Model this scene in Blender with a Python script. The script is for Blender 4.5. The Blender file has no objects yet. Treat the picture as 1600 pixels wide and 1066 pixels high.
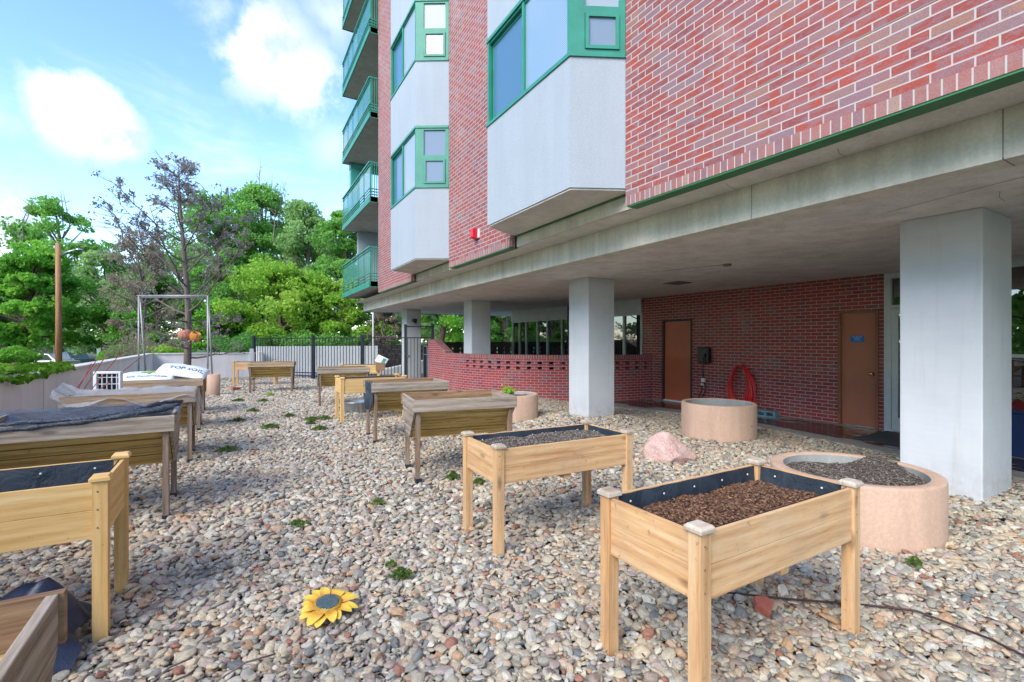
import bpy, bmesh, math, random
import numpy as np
from mathutils import Vector, Matrix, noise

random.seed(7)
SC = bpy.context.scene
COL = SC.collection
R = math.radians

# ------------------------------------------------------------------ camera
cam_d = bpy.data.cameras.new('camera')
cam_d.lens = 36.0 * 756.0 / 1600.0
cam_d.sensor_width = 36.0
cam_d.clip_start = 0.05
cam_d.clip_end = 3000.0
cam = bpy.data.objects.new('camera', cam_d)
cam.location = (0, 0, 1.5)
cam.rotation_euler = (R(90), 0, R(-30.6))
COL.objects.link(cam)
SC.camera = cam

# ------------------------------------------------------------------ sun + sky
SUN_EL, SUN_AZ = R(38), R(243)          # azimuth measured clockwise from +Y: hazy sun left of and behind the camera
sun_dir = Vector((math.sin(SUN_AZ) * math.cos(SUN_EL), math.cos(SUN_AZ) * math.cos(SUN_EL), math.sin(SUN_EL)))
sl = bpy.data.lights.new('sun', 'SUN')
sl.energy = 1.25
sl.angle = R(40)
sl.color = (1.0, 0.91, 0.78)
sun = bpy.data.objects.new('sun', sl)
sun.rotation_euler = (-sun_dir).to_track_quat('-Z', 'Y').to_euler()
COL.objects.link(sun)

W = bpy.data.worlds.new('World')
SC.world = W
W.use_nodes = True
wn, wl = W.node_tree.nodes, W.node_tree.links
wn.clear()
wo = wn.new('ShaderNodeOutputWorld')
bg = wn.new('ShaderNodeBackground')
sky = wn.new('ShaderNodeTexSky')
sky.sky_type = 'NISHITA'
sky.sun_disc = False
sky.sun_elevation = SUN_EL
sky.sun_rotation = SUN_AZ
sky.altitude = 1600
sky.air_density = 1.0
sky.dust_density = 0.6
sky.ozone_density = 1.0
SKY_STR = 0.12
bg.inputs['Strength'].default_value = SKY_STR


def wmath(op, a, b=None, c=None, clamp=False):
    n = wn.new('ShaderNodeMath'); n.operation = op; n.use_clamp = clamp
    for i, v in enumerate((a, b, c)):
        if v is None: continue
        if isinstance(v, (int, float)): n.inputs[i].default_value = v
        else: wl.new(v, n.inputs[i])
    return n.outputs[0]


tc = wn.new('ShaderNodeTexCoord')
dirv = tc.outputs['Generated']
nz = wn.new('ShaderNodeTexNoise'); nz.inputs['Scale'].default_value = 9.0; nz.inputs['Detail'].default_value = 8; nz.inputs['Roughness'].default_value = 0.6
wl.new(dirv, nz.inputs['Vector'])
nfine = nz.outputs['Fac']


def blob(px, py, rad, soft, rough=0.5):
    """a cumulus standing in one direction of the sky: soft ball of angular radius rad, edge broken by noise"""
    a, u = (px - 800) / 756.0, (533 - py) / 756.0
    v = Vector((0.509 + 0.861 * a, 0.861 - 0.509 * a, u)).normalized()
    d = wn.new('ShaderNodeVectorMath'); d.operation = 'DISTANCE'
    nm = wn.new('ShaderNodeVectorMath'); nm.operation = 'NORMALIZE'
    wl.new(dirv, nm.inputs[0]); wl.new(nm.outputs[0], d.inputs[0])
    d.inputs[1].default_value = v
    dist = wmath('ADD', d.outputs['Value'], wmath('MULTIPLY', wmath('SUBTRACT', nfine, 0.5), rough))
    mr = wn.new('ShaderNodeMapRange'); mr.interpolation_type = 'SMOOTHSTEP'
    wl.new(dist, mr.inputs['Value'])
    mr.inputs['From Min'].default_value = rad + soft
    mr.inputs['From Max'].default_value = rad - soft
    return mr.outputs['Result']


# broad thin cloud from stretched noise on the dome
mp = wn.new('ShaderNodeMapping'); mp.inputs['Scale'].default_value = (1.0, 1.6, 3.2); mp.inputs['Rotation'].default_value = (0.2, 0.35, 0.5)
wl.new(dirv, mp.inputs['Vector'])
n2 = wn.new('ShaderNodeTexNoise'); n2.inputs['Scale'].default_value = 2.1; n2.inputs['Detail'].default_value = 9; n2.inputs['Roughness'].default_value = 0.58; n2.inputs['Distortion'].default_value = 0.35
wl.new(mp.outputs[0], n2.inputs['Vector'])
mr2 = wn.new('ShaderNodeMapRange'); mr2.interpolation_type = 'SMOOTHSTEP'
wl.new(n2.outputs['Fac'], mr2.inputs['Value']); mr2.inputs['From Min'].default_value = 0.45; mr2.inputs['From Max'].default_value = 0.80
thin = wmath('MULTIPLY', mr2.outputs[0], 0.62)
cl = thin
for b, k_ in ((blob(132, 180, 0.052, 0.020, 0.13), 1), (blob(172, 208, 0.030, 0.018, 0.13), 1), (blob(98, 152, 0.030, 0.018, 0.13), 1), (blob(415, 80, 0.055, 0.045, 0.26), 1), (blob(475, 125, 0.045, 0.04, 0.24), 1), (blob(340, 20, 0.02, 0.06, 0.26), 0.6),
          (blob(20, 365, 0.03, 0.025, 0.12), 0.9), (blob(520, 230, 0.02, 0.06, 0.16), 0.5), (blob(-60, 350, 0.06, 0.03, 0.12), 0.9),
          (blob(520, 20, 0.03, 0.07, 0.16), 0.6)):
    b = wmath('MULTIPLY', b, k_)
    cl = wmath('MAXIMUM', cl, b)
mix = wn.new('ShaderNodeMix'); mix.data_type = 'RGBA'
wl.new(cl, mix.inputs['Factor'])
hs = wn.new('ShaderNodeHueSaturation'); hs.inputs['Saturation'].default_value = 1.12; hs.inputs['Value'].default_value = 1.0
wl.new(sky.outputs[0], hs.inputs['Color'])
wl.new(hs.outputs[0], mix.inputs[6])
cc = wn.new('ShaderNodeMix'); cc.data_type = 'RGBA'
crn = wn.new('ShaderNodeMapRange'); crn.inputs[1].default_value = 0.36; crn.inputs[2].default_value = 0.52; wl.new(nfine, crn.inputs[0]); wl.new(crn.outputs[0], cc.inputs['Factor'])
CLOUD = 3.6
cc.inputs[6].default_value = (CLOUD * 0.46, CLOUD * 0.56, CLOUD * 0.68, 1)
cc.inputs[7].default_value = (CLOUD * 0.98, CLOUD * 0.97, CLOUD * 0.95, 1)
wl.new(cc.outputs[2], mix.inputs[7])
wl.new(mix.outputs[2], bg.inputs['Color'])
wl.new(bg.outputs[0], wo.inputs[0])

SC.view_settings.view_transform = 'Standard'
SC.view_settings.look = 'None'
SC.view_settings.exposure = 2.0
SC.view_settings.gamma = 1.0
try:
    SC.cycles.max_bounces = 10
    SC.cycles.diffuse_bounces = 8
    SC.cycles.transparent_max_bounces = 16
    SC.cycles.use_denoising = True
    SC.cycles.sample_clamp_indirect = 6
except Exception:
    pass

# ------------------------------------------------------------------ object helpers


def tag(o, label=None, cat=None, group=None, kind=None):
    if label: o['label'] = label
    if cat: o['category'] = cat
    if group: o['group'] = group
    if kind: o['kind'] = kind
    return o


def thing(name, label, cat, loc=(0, 0, 0), rz=0.0, group=None):
    o = bpy.data.objects.new(name, None)
    o.empty_display_size = 0.2
    COL.objects.link(o)
    o.location = loc
    o.rotation_euler = (0, 0, rz)
    return tag(o, label, cat, group)


def copy_tree(o, parent=None):
    c = o.copy(); COL.objects.link(c); c.parent = parent
    for ch in [x for x in bpy.data.objects if x.parent == o]:
        copy_tree(ch, c)
    return c


class M:
    """mesh collector: verts, faces, per-corner uv in metres, material index, smooth flag"""
    def __init__(s):
        s.v, s.f, s.uv, s.mi, s.sm = [], [], [], [], []

    def face(s, pts, uv=None, mi=0, sm=False):
        b = len(s.v); s.v += [tuple(p) for p in pts]
        s.idx(list(range(b, b + len(pts))), uv, mi, sm)

    def idx(s, ids, uv=None, mi=0, sm=False):
        s.f.append(ids); s.mi.append(mi); s.sm.append(sm)
        if uv is None:
            P = [s.v[i] for i in ids]
            n = Vector((0, 0, 0))
            for i in range(len(P)):
                a, b = P[i], P[(i + 1) % len(P)]
                n += Vector(a).cross(Vector(b))
            ax = max(range(3), key=lambda k: abs(n[k]))
            uv = [((p[1], p[2]) if ax == 0 else (p[0], p[2]) if ax == 1 else (p[0], p[1])) for p in P]
        s.uv += list(uv)

    def box(s, x0, x1, y0, y1, z0, z1, mi=0, mat=None):
        x0, x1 = sorted((x0, x1)); y0, y1 = sorted((y0, y1)); z0, z1 = sorted((z0, z1))
        c = [(x0, y0, z0), (x1, y0, z0), (x1, y1, z0), (x0, y1, z0), (x0, y0, z1), (x1, y0, z1), (x1, y1, z1), (x0, y1, z1)]
        if mat: c = [tuple(mat @ Vector(p)) for p in c]
        b = len(s.v); s.v += c
        for q in ((0, 3, 2, 1), (4, 5, 6, 7), (0, 1, 5, 4), (1, 2, 6, 5), (2, 3, 7, 6), (3, 0, 4, 7)):
            s.idx([b + i for i in q], None, mi)
        return s

    def prism(s, poly, z0, z1, mi=0, mat=None, axis='z'):
        """poly: CCW list of 2-d points; axis z: (x,y); x: (y,z); y: (x,z) extruded along the axis"""
        def mk(p, t):
            q = (p[0], p[1], t) if axis == 'z' else (t, p[0], p[1]) if axis == 'x' else (p[0], t, p[1])
            return tuple(mat @ Vector(q)) if mat else q
        n = len(poly); b = len(s.v)
        s.v += [mk(p, z0) for p in poly] + [mk(p, z1) for p in poly]
        s.idx([b + i for i in range(n)][::-1], None, mi); s.idx([b + n + i for i in range(n)], None, mi)
        for i in range(n):
            j = (i + 1) % n
            s.idx([b + i, b + j, b + n + j, b + n + i], None, mi)
        return s

    def tube(s, path, rad, n=8, mi=0, cap=True):
        P = [Vector(p) for p in path]
        if not isinstance(rad, (list, tuple)): rad = [rad] * len(P)
        b = len(s.v); up = Vector((0, 0, 1)); prev = None; L = 0
        for i, p in enumerate(P):
            t = (P[min(i + 1, len(P) - 1)] - P[max(i - 1, 0)]).normalized()
            a = prev if prev is not None else (up if abs(t.z) < .9 else Vector((1, 0, 0)))
            a = (a - t * a.dot(t)).normalized(); prev = a; c = t.cross(a)
            for k in range(n):
                w = 2 * math.pi * k / n
                s.v.append(tuple(p + rad[i] * (math.cos(w) * a + math.sin(w) * c)))
        for i in range(len(P) - 1):
            l2 = L + (P[i + 1] - P[i]).length
            for k in range(n):
                k2 = (k + 1) % n
                u0, u1 = k / n, (k + 1) / n
                s.idx([b + i * n + k, b + i * n + k2, b + (i + 1) * n + k2, b + (i + 1) * n + k], [(u0, L), (u1, L), (u1, l2), (u0, l2)], mi, True)
            L = l2
        if cap:
            s.idx([b + k for k in range(n)][::-1], None, mi); s.idx([b + (len(P) - 1) * n + k for k in range(n)], None, mi)
        return s

    def lathe(s, prof, n=32, c=(0, 0), mi=0, sm=True, a0=0, a1=2 * math.pi, mat=None):
        """prof: list of (r,z)"""
        b = len(s.v); full = abs(a1 - a0 - 2 * math.pi) < 1e-6
        m = n if full else n + 1
        for (r, z) in prof:
            for k in range(m):
                w = a0 + (a1 - a0) * k / n
                q = (c[0] + r * math.cos(w), c[1] + r * math.sin(w), z)
                s.v.append(tuple(mat @ Vector(q)) if mat else q)
        for i in range(len(prof) - 1):
            for k in range(n):
                k2 = (k + 1) % m
                u0, u1 = k / n * 6, (k + 1) / n * 6
                s.idx([b + i * m + k, b + i * m + k2, b + (i + 1) * m + k2, b + (i + 1) * m + k], [(u0, prof[i][1]), (u1, prof[i][1]), (u1, prof[i + 1][1]), (u0, prof[i + 1][1])], mi, sm)
        return s

    def grid(s, fn, nu, nv, mi=0, sm=True):
        b = len(s.v)
        for j in range(nv + 1):
            for i in range(nu + 1):
                s.v.append(tuple(fn(i / nu, j / nv)))
        for j in range(nv):
            for i in range(nu):
                a = b + j * (nu + 1) + i
                s.idx([a, a + 1, a + nu + 2, a + nu + 1], [(i / nu, j / nv), ((i + 1) / nu, j / nv), ((i + 1) / nu, (j + 1) / nv), (i / nu, (j + 1) / nv)], mi, sm)
        return s

    def build(s, name, mats, parent=None, bevel=0.0, label=None, fix=False):
        me = bpy.data.meshes.new(name)
        me.from_pydata(s.v, [], s.f)
        if not isinstance(mats, (list, tuple)): mats = [mats]
        for m in mats: me.materials.append(m)
        me.polygons.foreach_set('material_index', s.mi)
        me.polygons.foreach_set('use_smooth', s.sm)
        uvl = me.uv_layers.new(name='UVMap')
        uvl.data.foreach_set('uv', np.array(s.uv, dtype=np.float32).ravel())
        me.update()
        if fix:
            bm = bmesh.new(); bm.from_mesh(me); bmesh.ops.recalc_face_normals(bm, faces=bm.faces); bm.to_mesh(me); bm.free()
        o = bpy.data.objects.new(name, me)
        COL.objects.link(o)
        if parent: o.parent = parent
        if bevel:
            bv = o.modifiers.new('bevel', 'BEVEL'); bv.width = bevel; bv.segments = 2; bv.limit_method = 'ANGLE'; bv.angle_limit = R(40)
        if label: o['label'] = label
        return o


def npmesh(name, V, F, mat, parent=None, smooth=False):
    """fast mesh from arrays: V (n,3), F (m,k) with constant k"""
    me = bpy.data.meshes.new(name)
    V = np.asarray(V, dtype=np.float32); F = np.asarray(F, dtype=np.int32); k = F.shape[1]
    me.vertices.add(len(V)); me.vertices.foreach_set('co', V.ravel())
    me.loops.add(F.size); me.loops.foreach_set('vertex_index', F.ravel())
    me.polygons.add(len(F)); me.polygons.foreach_set('loop_start', np.arange(0, F.size, k, dtype=np.int32))
    if smooth: me.polygons.foreach_set('use_smooth', np.ones(len(F), dtype=bool))
    me.materials.append(mat)
    me.update(calc_edges=True); me.validate()
    o = bpy.data.objects.new(name, me); COL.objects.link(o)
    if parent: o.parent = parent
    return o


# ------------------------------------------------------------------ material helpers


class N:
    def __init__(s, name):
        s.m = bpy.data.materials.new(name); s.m.use_nodes = True
        s.n, s.l = s.m.node_tree.nodes, s.m.node_tree.links
        s.b = s.n['Principled BSDF']

    def new(s, t, **kw):
        n = s.n.new('ShaderNode' + t)
        for k, v in kw.items():
            if hasattr(n, k): setattr(n, k, v)
            else: s.put(n, k, v)
        return n

    def put(s, n, k, v):
        i = n.inputs[k]
        if hasattr(v, 'is_linked') or isinstance(v, bpy.types.NodeSocket): s.l.new(v, i)
        else:
            if isinstance(v, tuple) and len(v) == 3 and i.type == 'RGBA': v = v + (1,)
            i.default_value = v

    def noise(s, scale, detail=4, rough=0.55, vec=None, dist=0.0):
        n = s.new('TexNoise', Scale=float(scale), Detail=float(detail), Roughness=float(rough), Distortion=float(dist))
        s.l.new(vec if vec else s.obj(), n.inputs['Vector'])
        return n.outputs['Fac']

    def obj(s):
        if not hasattr(s, '_tc'): s._tc = s.new('TexCoord')
        return s._tc.outputs['Object']

    def uvc(s):
        if not hasattr(s, '_tc'): s._tc = s.new('TexCoord')
        return s._tc.outputs['UV']

    def world(s):
        if not hasattr(s, '_g'): s._g = s.new('NewGeometry')
        return s._g.outputs['Position']

    def mapv(s, vec, scale=(1, 1, 1), loc=(0, 0, 0), rot=(0, 0, 0)):
        n = s.new('Mapping'); s.l.new(vec, n.inputs['Vector'])
        n.inputs['Scale'].default_value = scale; n.inputs['Location'].default_value = loc; n.inputs['Rotation'].default_value = rot
        return n.outputs[0]

    def ramp(s, fac, stops, interp='LINEAR'):
        n = s.new('ValToRGB'); s.l.new(fac, n.inputs[0]); cr = n.color_ramp; cr.interpolation = interp
        while len(cr.elements) < len(stops): cr.elements.new(0.5)
        for e, (p, c) in zip(cr.elements, stops):
            e.position = p; e.color = (c + (1,)) if len(c) == 3 else c
        return n.outputs[0]

    def mix(s, f, a, b, mode='MIX'):
        n = s.new('Mix'); n.data_type = 'RGBA'; n.blend_type = mode
        for i, v in ((0, f), (6, a), (7, b)):
            if isinstance(v, bpy.types.NodeSocket): s.l.new(v, n.inputs[i])
            else: n.inputs[i].default_value = (v + (1,)) if isinstance(v, tuple) and len(v) == 3 else v
        return n.outputs[2]

    def math(s, op, a, b=0.0, clamp=False):
        n = s.new('Math'); n.operation = op; n.use_clamp = clamp
        for i, v in enumerate((a, b)):
            if isinstance(v, bpy.types.NodeSocket): s.l.new(v, n.inputs[i])
            else: n.inputs[i].default_value = v
        return n.outputs[0]

    def mr(s, v, a, b, c=0.0, d=1.0):
        n = s.new('MapRange'); s.l.new(v, n.inputs[0])
        for i, q in enumerate((a, b, c, d)): n.inputs[i + 1].default_value = q
        return n.outputs[0]

    def rnd(s):
        if not hasattr(s, '_oi'): s._oi = s.new('ObjectInfo')
        return s._oi.outputs['Random']

    def bump(s, h, strength=0.3, dist=0.01):
        n = s.new('Bump'); n.inputs['Strength'].default_value = strength; n.inputs['Distance'].default_value = dist
        s.l.new(h, n.inputs['Height']); s.l.new(n.outputs[0], s.b.inputs['Normal'])

    def set(s, **kw):
        nm = dict(col='Base Color', rough='Roughness', metal='Metallic', ior='IOR', alpha='Alpha', spec='Specular IOR Level', trans='Transmission Weight', emit='Emission Color', estr='Emission Strength', sheen='Sheen Weight', coat='Coat Weight')
        for k, v in kw.items():
            i = s.b.inputs[nm[k]]
            if isinstance(v, bpy.types.NodeSocket): s.l.new(v, i)
            else: i.default_value = (v + (1,)) if isinstance(v, tuple) and len(v) == 3 else v
        return s


def plain(name, col, rough=0.6, metal=0.0, var=0.12, scale=6.0, bump=0.15):
    a = N(name)
    n = a.noise(scale, 5, 0.6)
    n2 = a.noise(scale * 9, 3, 0.6)
    dk = tuple(c * (1 - var) for c in col); lt = tuple(min(1, c * (1 + var)) for c in col)
    c = a.ramp(n, [(0.3, dk), (0.7, lt)])
    a.set(col=c, rough=a.mr(n2, 0.3, 0.7, max(0.02, rough - 0.08), min(1, rough + 0.08)), metal=metal)
    if bump: a.bump(n2, bump, 0.004)
    return a.m


def brick_mat(name, bw=0.216, bh=0.0728, reds=((0.44, 0.082, 0.055), (0.33, 0.08, 0.085)), grey=(0.33, 0.20, 0.23), tan=(0.44, 0.22, 0.16), mort=(0.52, 0.46, 0.44), offset=0.5, dark=1.0, gamt=0.7, rough=0.8):
    a = N(name)
    uv = a.uvc()

    def br(c1, c2, m):
        n = a.new('TexBrick'); a.l.new(uv, n.inputs['Vector'])
        n.offset = offset; n.offset_frequency = 2; n.squash = 1.0
        for k, v in (('Scale', 1.0), ('Mortar Size', 0.0058), ('Mortar Smooth', 0.15), ('Bias', 0.0), ('Brick Width', bw), ('Row Height', bh)): n.inputs[k].default_value = v
        for k, v in (('Color1', c1), ('Color2', c2), ('Mortar', m)): n.inputs[k].default_value = v + (1,)
        return n
    b1 = br((0, 0, 0), (1, 1, 1), (0.5, 0.5, 0.5))
    tone = b1.outputs['Color']; fac = b1.outputs['Fac']
    red = a.ramp(tone, [(0.0, reds[1]), (0.35, reds[0]), (0.7, tuple(c * 1.12 for c in reds[0])), (0.86, grey), (0.97, tan)])
    patch = a.noise(7.5, 4, 0.7, a.mapv(uv, (1, 2.2, 1)))
    pf = a.mr(patch, 0.45, 0.58)
    col = a.mix(a.math('MULTIPLY', pf, gamt), red, grey)
    g = a.noise(110, 4, 0.7, uv)
    col = a.mix(0.8, col, a.ramp(g, [(0.3, (0.35, 0.35, 0.35)), (0.7, (1, 1, 1))]), 'MULTIPLY')
    big = a.noise(0.7, 4, 0.6, uv)
    col = a.mix(0.35, col, a.ramp(big, [(0.3, (0.65, 0.65, 0.68)), (0.7, (1, 1, 1))]), 'MULTIPLY')
    mo = a.mix(a.noise(30, 3, 0.6, uv), tuple(c * 0.8 for c in mort), mort)
    col = a.mix(fac, col, mo)
    eff = a.mr(a.noise(1.3, 6, 0.7, a.mapv(uv, (1, 0.6, 1))), 0.56, 0.72)
    col = a.mix(a.math('MULTIPLY', eff, 0.22), col, (0.55, 0.48, 0.46))
    if dark != 1.0: col = a.mix(1.0, col, (dark, dark, dark), 'MULTIPLY')
    a.set(col=col, rough=rough)
    h = a.math('ADD', a.math('MULTIPLY', a.math('SUBTRACT', 1.0, fac), 1.0), a.math('MULTIPLY', g, 0.35))
    a.bump(h, 0.55, 0.006)
    return a.m


def wood_mat(name, axis, cols, grain=1.0, knots=0.6, weather=0.0, rough=0.65, board=None):
    """axis: grain direction in the thing's own space"""
    a = N(name)
    off = a.math('MULTIPLY', a.rnd(), 37.0)
    comb = a.new('CombineXYZ')
    for i in range(3): a.l.new(off, comb.inputs[i])
    va = a.new('VectorMath'); va.operation = 'ADD'; a.l.new(a.obj(), va.inputs[0]); a.l.new(comb.outputs[0], va.inputs[1])
    vec = va.outputs[0]
    st = [1.0, 1.0, 1.0]; st['xyz'.index(axis)] = 0.06
    sv = a.mapv(vec, tuple(st))
    fine = a.noise(95 * grain, 5, 0.65, sv, 0.4)
    broad = a.noise(15 * grain, 4, 0.6, sv, 1.2)
    st2 = [1.0, 1.0, 1.0]; st2['xyz'.index(axis)] = 0.35
    kv = a.new('TexVoronoi'); kv.inputs['Scale'].default_value = 6.5; a.l.new(a.mapv(vec, tuple(st2)), kv.inputs['Vector'])
    kd = a.mr(kv.outputs['Distance'], 0.06, 0.15, 1.0, 0.0)
    ring = a.mr(kv.outputs['Distance'], 0.0, 0.5, 1.0, 0.0)
    wv = a.new('TexWave'); wv.wave_type = 'BANDS'; wv.bands_direction = {'x': 'Z', 'y': 'Z', 'z': 'X'}[axis]
    wv.inputs['Scale'].default_value = 5.0; wv.inputs['Distortion'].default_value = 9.0; wv.inputs['Detail'].default_value = 3.0; wv.inputs['Detail Scale'].default_value = 0.8
    a.l.new(sv, wv.inputs['Vector'])
    t = a.math('ADD', a.math('MULTIPLY', broad, 0.50), a.math('ADD', a.math('MULTIPLY', fine, 0.40), a.math('MULTIPLY', wv.outputs['Fac'], 0.10)))
    col = a.ramp(t, [(0.34, cols[0]), (0.50, cols[1]), (0.66, cols[2])])
    col = a.mix(a.math('MULTIPLY', kd, knots), col, tuple(c * 0.35 for c in cols[0]))
    sp_ = a.noise(26, 3, 0.6, vec); col = a.mix(a.math('MULTIPLY', a.mr(sp_, 0.66, 0.72), 0.5), col, (0.16, 0.10, 0.06))
    if weather:
        wn_ = a.noise(2.2, 5, 0.7, vec)
        col = a.mix(a.math('MULTIPLY', a.mr(wn_, 0.42, 0.66), weather), col, (0.23, 0.22, 0.215))
    a.set(col=col, rough=rough, spec=0.3)
    a.bump(a.math('ADD', fine, a.math('MULTIPLY', kd, -0.6)), 0.35, 0.003)
    return a.m


MT = {}
CED = ((0.46, 0.235, 0.095), (0.64, 0.385, 0.185), (0.73, 0.51, 0.29))
YEL = ((0.54, 0.31, 0.10), (0.67, 0.43, 0.17), (0.74, 0.53, 0.26))
GRY = ((0.15, 0.105, 0.07), (0.32, 0.26, 0.20), (0.47, 0.41, 0.34))
TAN = ((0.20, 0.10, 0.045), (0.40, 0.28, 0.17), (0.50, 0.40, 0.28))
OLV = ((0.22, 0.12, 0.03), (0.46, 0.29, 0.085), (0.58, 0.44, 0.18))
for ax in 'xyz':
    MT['cedar_' + ax] = wood_mat('cedar_board_' + ax, ax, CED, weather=0.22)
    MT['pine_' + ax] = wood_mat('pale_pine_board_' + ax, ax, YEL, weather=0.0, knots=0.35)
    MT['grey_' + ax] = wood_mat('weathered_board_' + ax, ax, GRY, weather=0.25, rough=0.85)
    MT['tan_' + ax] = wood_mat('half_weathered_board_' + ax, ax, TAN, weather=0.6, rough=0.8)
    MT['olive_' + ax] = wood_mat('treated_slat_' + ax, ax, OLV, weather=0.0, knots=0.4)
MT['tan_dark_x'] = wood_mat('shaded_inner_rim_board', 'x', ((0.15, 0.075, 0.035), (0.31, 0.185, 0.095), (0.42, 0.29, 0.17)), weather=0.25, rough=0.85)  # far rim board toned darker to paint in the shading inside the trough
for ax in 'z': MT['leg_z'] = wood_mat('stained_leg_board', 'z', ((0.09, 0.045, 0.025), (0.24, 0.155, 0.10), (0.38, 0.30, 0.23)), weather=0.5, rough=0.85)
MT['capwood'] = wood_mat('weathered_cap_wood', 'x', ((0.30, 0.22, 0.15), (0.50, 0.41, 0.31), (0.62, 0.55, 0.46)), weather=0.3, rough=0.8)
MT['brick'] = brick_mat('facade_brick')
MT['rowlock'] = brick_mat('facade_rowlock_brick', bw=0.0728, bh=0.30, offset=0.0, reds=((0.42, 0.17, 0.15), (0.34, 0.17, 0.19)), grey=(0.38, 0.27, 0.28), tan=(0.48, 0.30, 0.23), gamt=0.35)
MT['brick_shaded'] = brick_mat('shade_toned_red_brick', bw=0.212, bh=0.0697, reds=((0.46, 0.05, 0.035), (0.30, 0.04, 0.04)), grey=(0.28, 0.11, 0.11), tan=(0.44, 0.12, 0.07), mort=(0.56, 0.45, 0.42), gamt=0.3, rough=0.5)  # deeper red facade brick; light level under the ceiling is put into its colour
MT['brick_wall'] = brick_mat('garden_wall_brick', bw=0.212, bh=0.0697, reds=((0.50, 0.06, 0.055), (0.30, 0.05, 0.065)), grey=(0.26, 0.12, 0.16), tan=(0.45, 0.14, 0.09), mort=(0.48, 0.38, 0.38), gamt=0.3)
MT['brick_cap'] = brick_mat('garden_wall_cap_brick', bw=0.0697, bh=0.4, offset=0.0, reds=((0.44, 0.09, 0.09), (0.30, 0.08, 0.10)), grey=(0.28, 0.15, 0.17), tan=(0.40, 0.16, 0.11), mort=(0.5, 0.42, 0.40), gamt=0.3)
MT['brick_dark_shade'] = brick_mat('dark_and_shaded_brick', bw=0.212, bh=0.0697, reds=((0.045, 0.02, 0.018), (0.03, 0.015, 0.014)), grey=(0.04, 0.025, 0.025), tan=(0.05, 0.03, 0.02), mort=(0.06, 0.05, 0.045), gamt=0.3)  # paints the patio wall's shade as near-black; pier and retaining wall share it


def stucco(name, col, bumpd=0.006, sc=90, stain=0.15):
    a = N(name)
    g = a.noise(sc, 4, 0.7); b = a.noise(0.9, 5, 0.65); v = a.noise(1.6, 4, 0.6, a.mapv(a.obj(), (3.0, 3.0, 0.35)))
    c = a.ramp(g, [(0.3, tuple(x * 0.86 for x in col)), (0.7, tuple(min(1, x * 1.06) for x in col))])
    c = a.mix(stain, c, a.ramp(b, [(0.3, (0.55, 0.54, 0.52)), (0.65, (1, 1, 1))]), 'MULTIPLY')
    c = a.mix(stain, c, a.ramp(v, [(0.35, (0.55, 0.55, 0.53)), (0.6, (1, 1, 1))]), 'MULTIPLY')
    a.set(col=c, rough=0.85)
    a.bump(g, 0.5, bumpd)
    return a.m


MT['stucco'] = stucco('white_stucco', (0.385, 0.435, 0.485), 0.008, 70, 0.12)
MT['plaster'] = stucco('painted_parapet', (0.80, 0.78, 0.80), 0.004, 60, 0.18)
MT['plaster_cap'] = stucco('parapet_coping', (0.72, 0.71, 0.69), 0.004, 60, 0.35)
MT['white_wall'] = stucco('white_roadside_wall', (0.62, 0.62, 0.60), 0.004, 60, 0.2)
MT['peach'] = stucco('peach_painted_concrete', (0.62, 0.42, 0.31), 0.004, 45, 0.3)
MT['ring_inside'] = stucco('bare_concrete_ring', (0.38, 0.40, 0.39), 0.006, 45, 0.4)
MT['soffit'] = stucco('soffit_concrete', (0.80, 0.77, 0.70), 0.003, 40, 0.32)
MT['beam'] = stucco('beam_concrete', (0.80, 0.77, 0.66), 0.004, 40, 0.45)
MT['ceiling'] = stucco('grey_ceiling_paint', (0.85, 0.82, 0.78), 0.002, 30, 0.42)
MT['balc_soffit'] = stucco('balcony_underside', (0.50, 0.48, 0.44), 0.006, 40, 0.4)


def column_mat():
    a = N('column_paint')
    vo = a.new('TexVoronoi'); vo.inputs['Scale'].default_value = 11.0; a.l.new(a.obj(), vo.inputs['Vector'])
    pit = a.mr(vo.outputs['Distance'], 0.04, 0.075, 1.0, 0.0)
    nz_ = a.noise(7, 4, 0.6); pit = a.math('MULTIPLY', pit, a.mr(nz_, 0.48, 0.56))
    b = a.noise(1.1, 5, 0.65); g = a.noise(60, 3, 0.6)
    form = a.noise(3, 3, 0.5, a.mapv(a.obj(), (0.3, 0.3, 9)))
    c = a.ramp(b, [(0.3, (0.52, 0.55, 0.58)), (0.7, (0.61, 0.635, 0.66))])
    c = a.mix(0.07, c, a.ramp(form, [(0.4, (0.75, 0.75, 0.74)), (0.6, (1, 1, 1))]), 'MULTIPLY')
    sz = a.new('SeparateXYZ'); a.l.new(a.obj(), sz.inputs[0])
    grime = a.math('MULTIPLY', a.mr(sz.outputs[2], 0.05, 0.45, 1.0, 0.0), a.mr(a.noise(5, 6, 0.75), 0.42, 0.68))
    c = a.mix(a.math('MULTIPLY', grime, 0.55), c, (0.30, 0.27, 0.23))
    drip = a.mr(a.noise(4, 5, 0.7, a.mapv(a.obj(), (2.2, 2.2, 0.12))), 0.56, 0.70)
    c = a.mix(a.math('MULTIPLY', drip, 0.22), c, (0.36, 0.33, 0.28))
    c = a.mix(pit, c, (0.16, 0.15, 0.14))
    a.set(col=c, rough=0.7)
    a.bump(a.math('SUBTRACT', g, a.math('MULTIPLY', pit, 4.0)), 0.35, 0.004)
    return a.m


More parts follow.
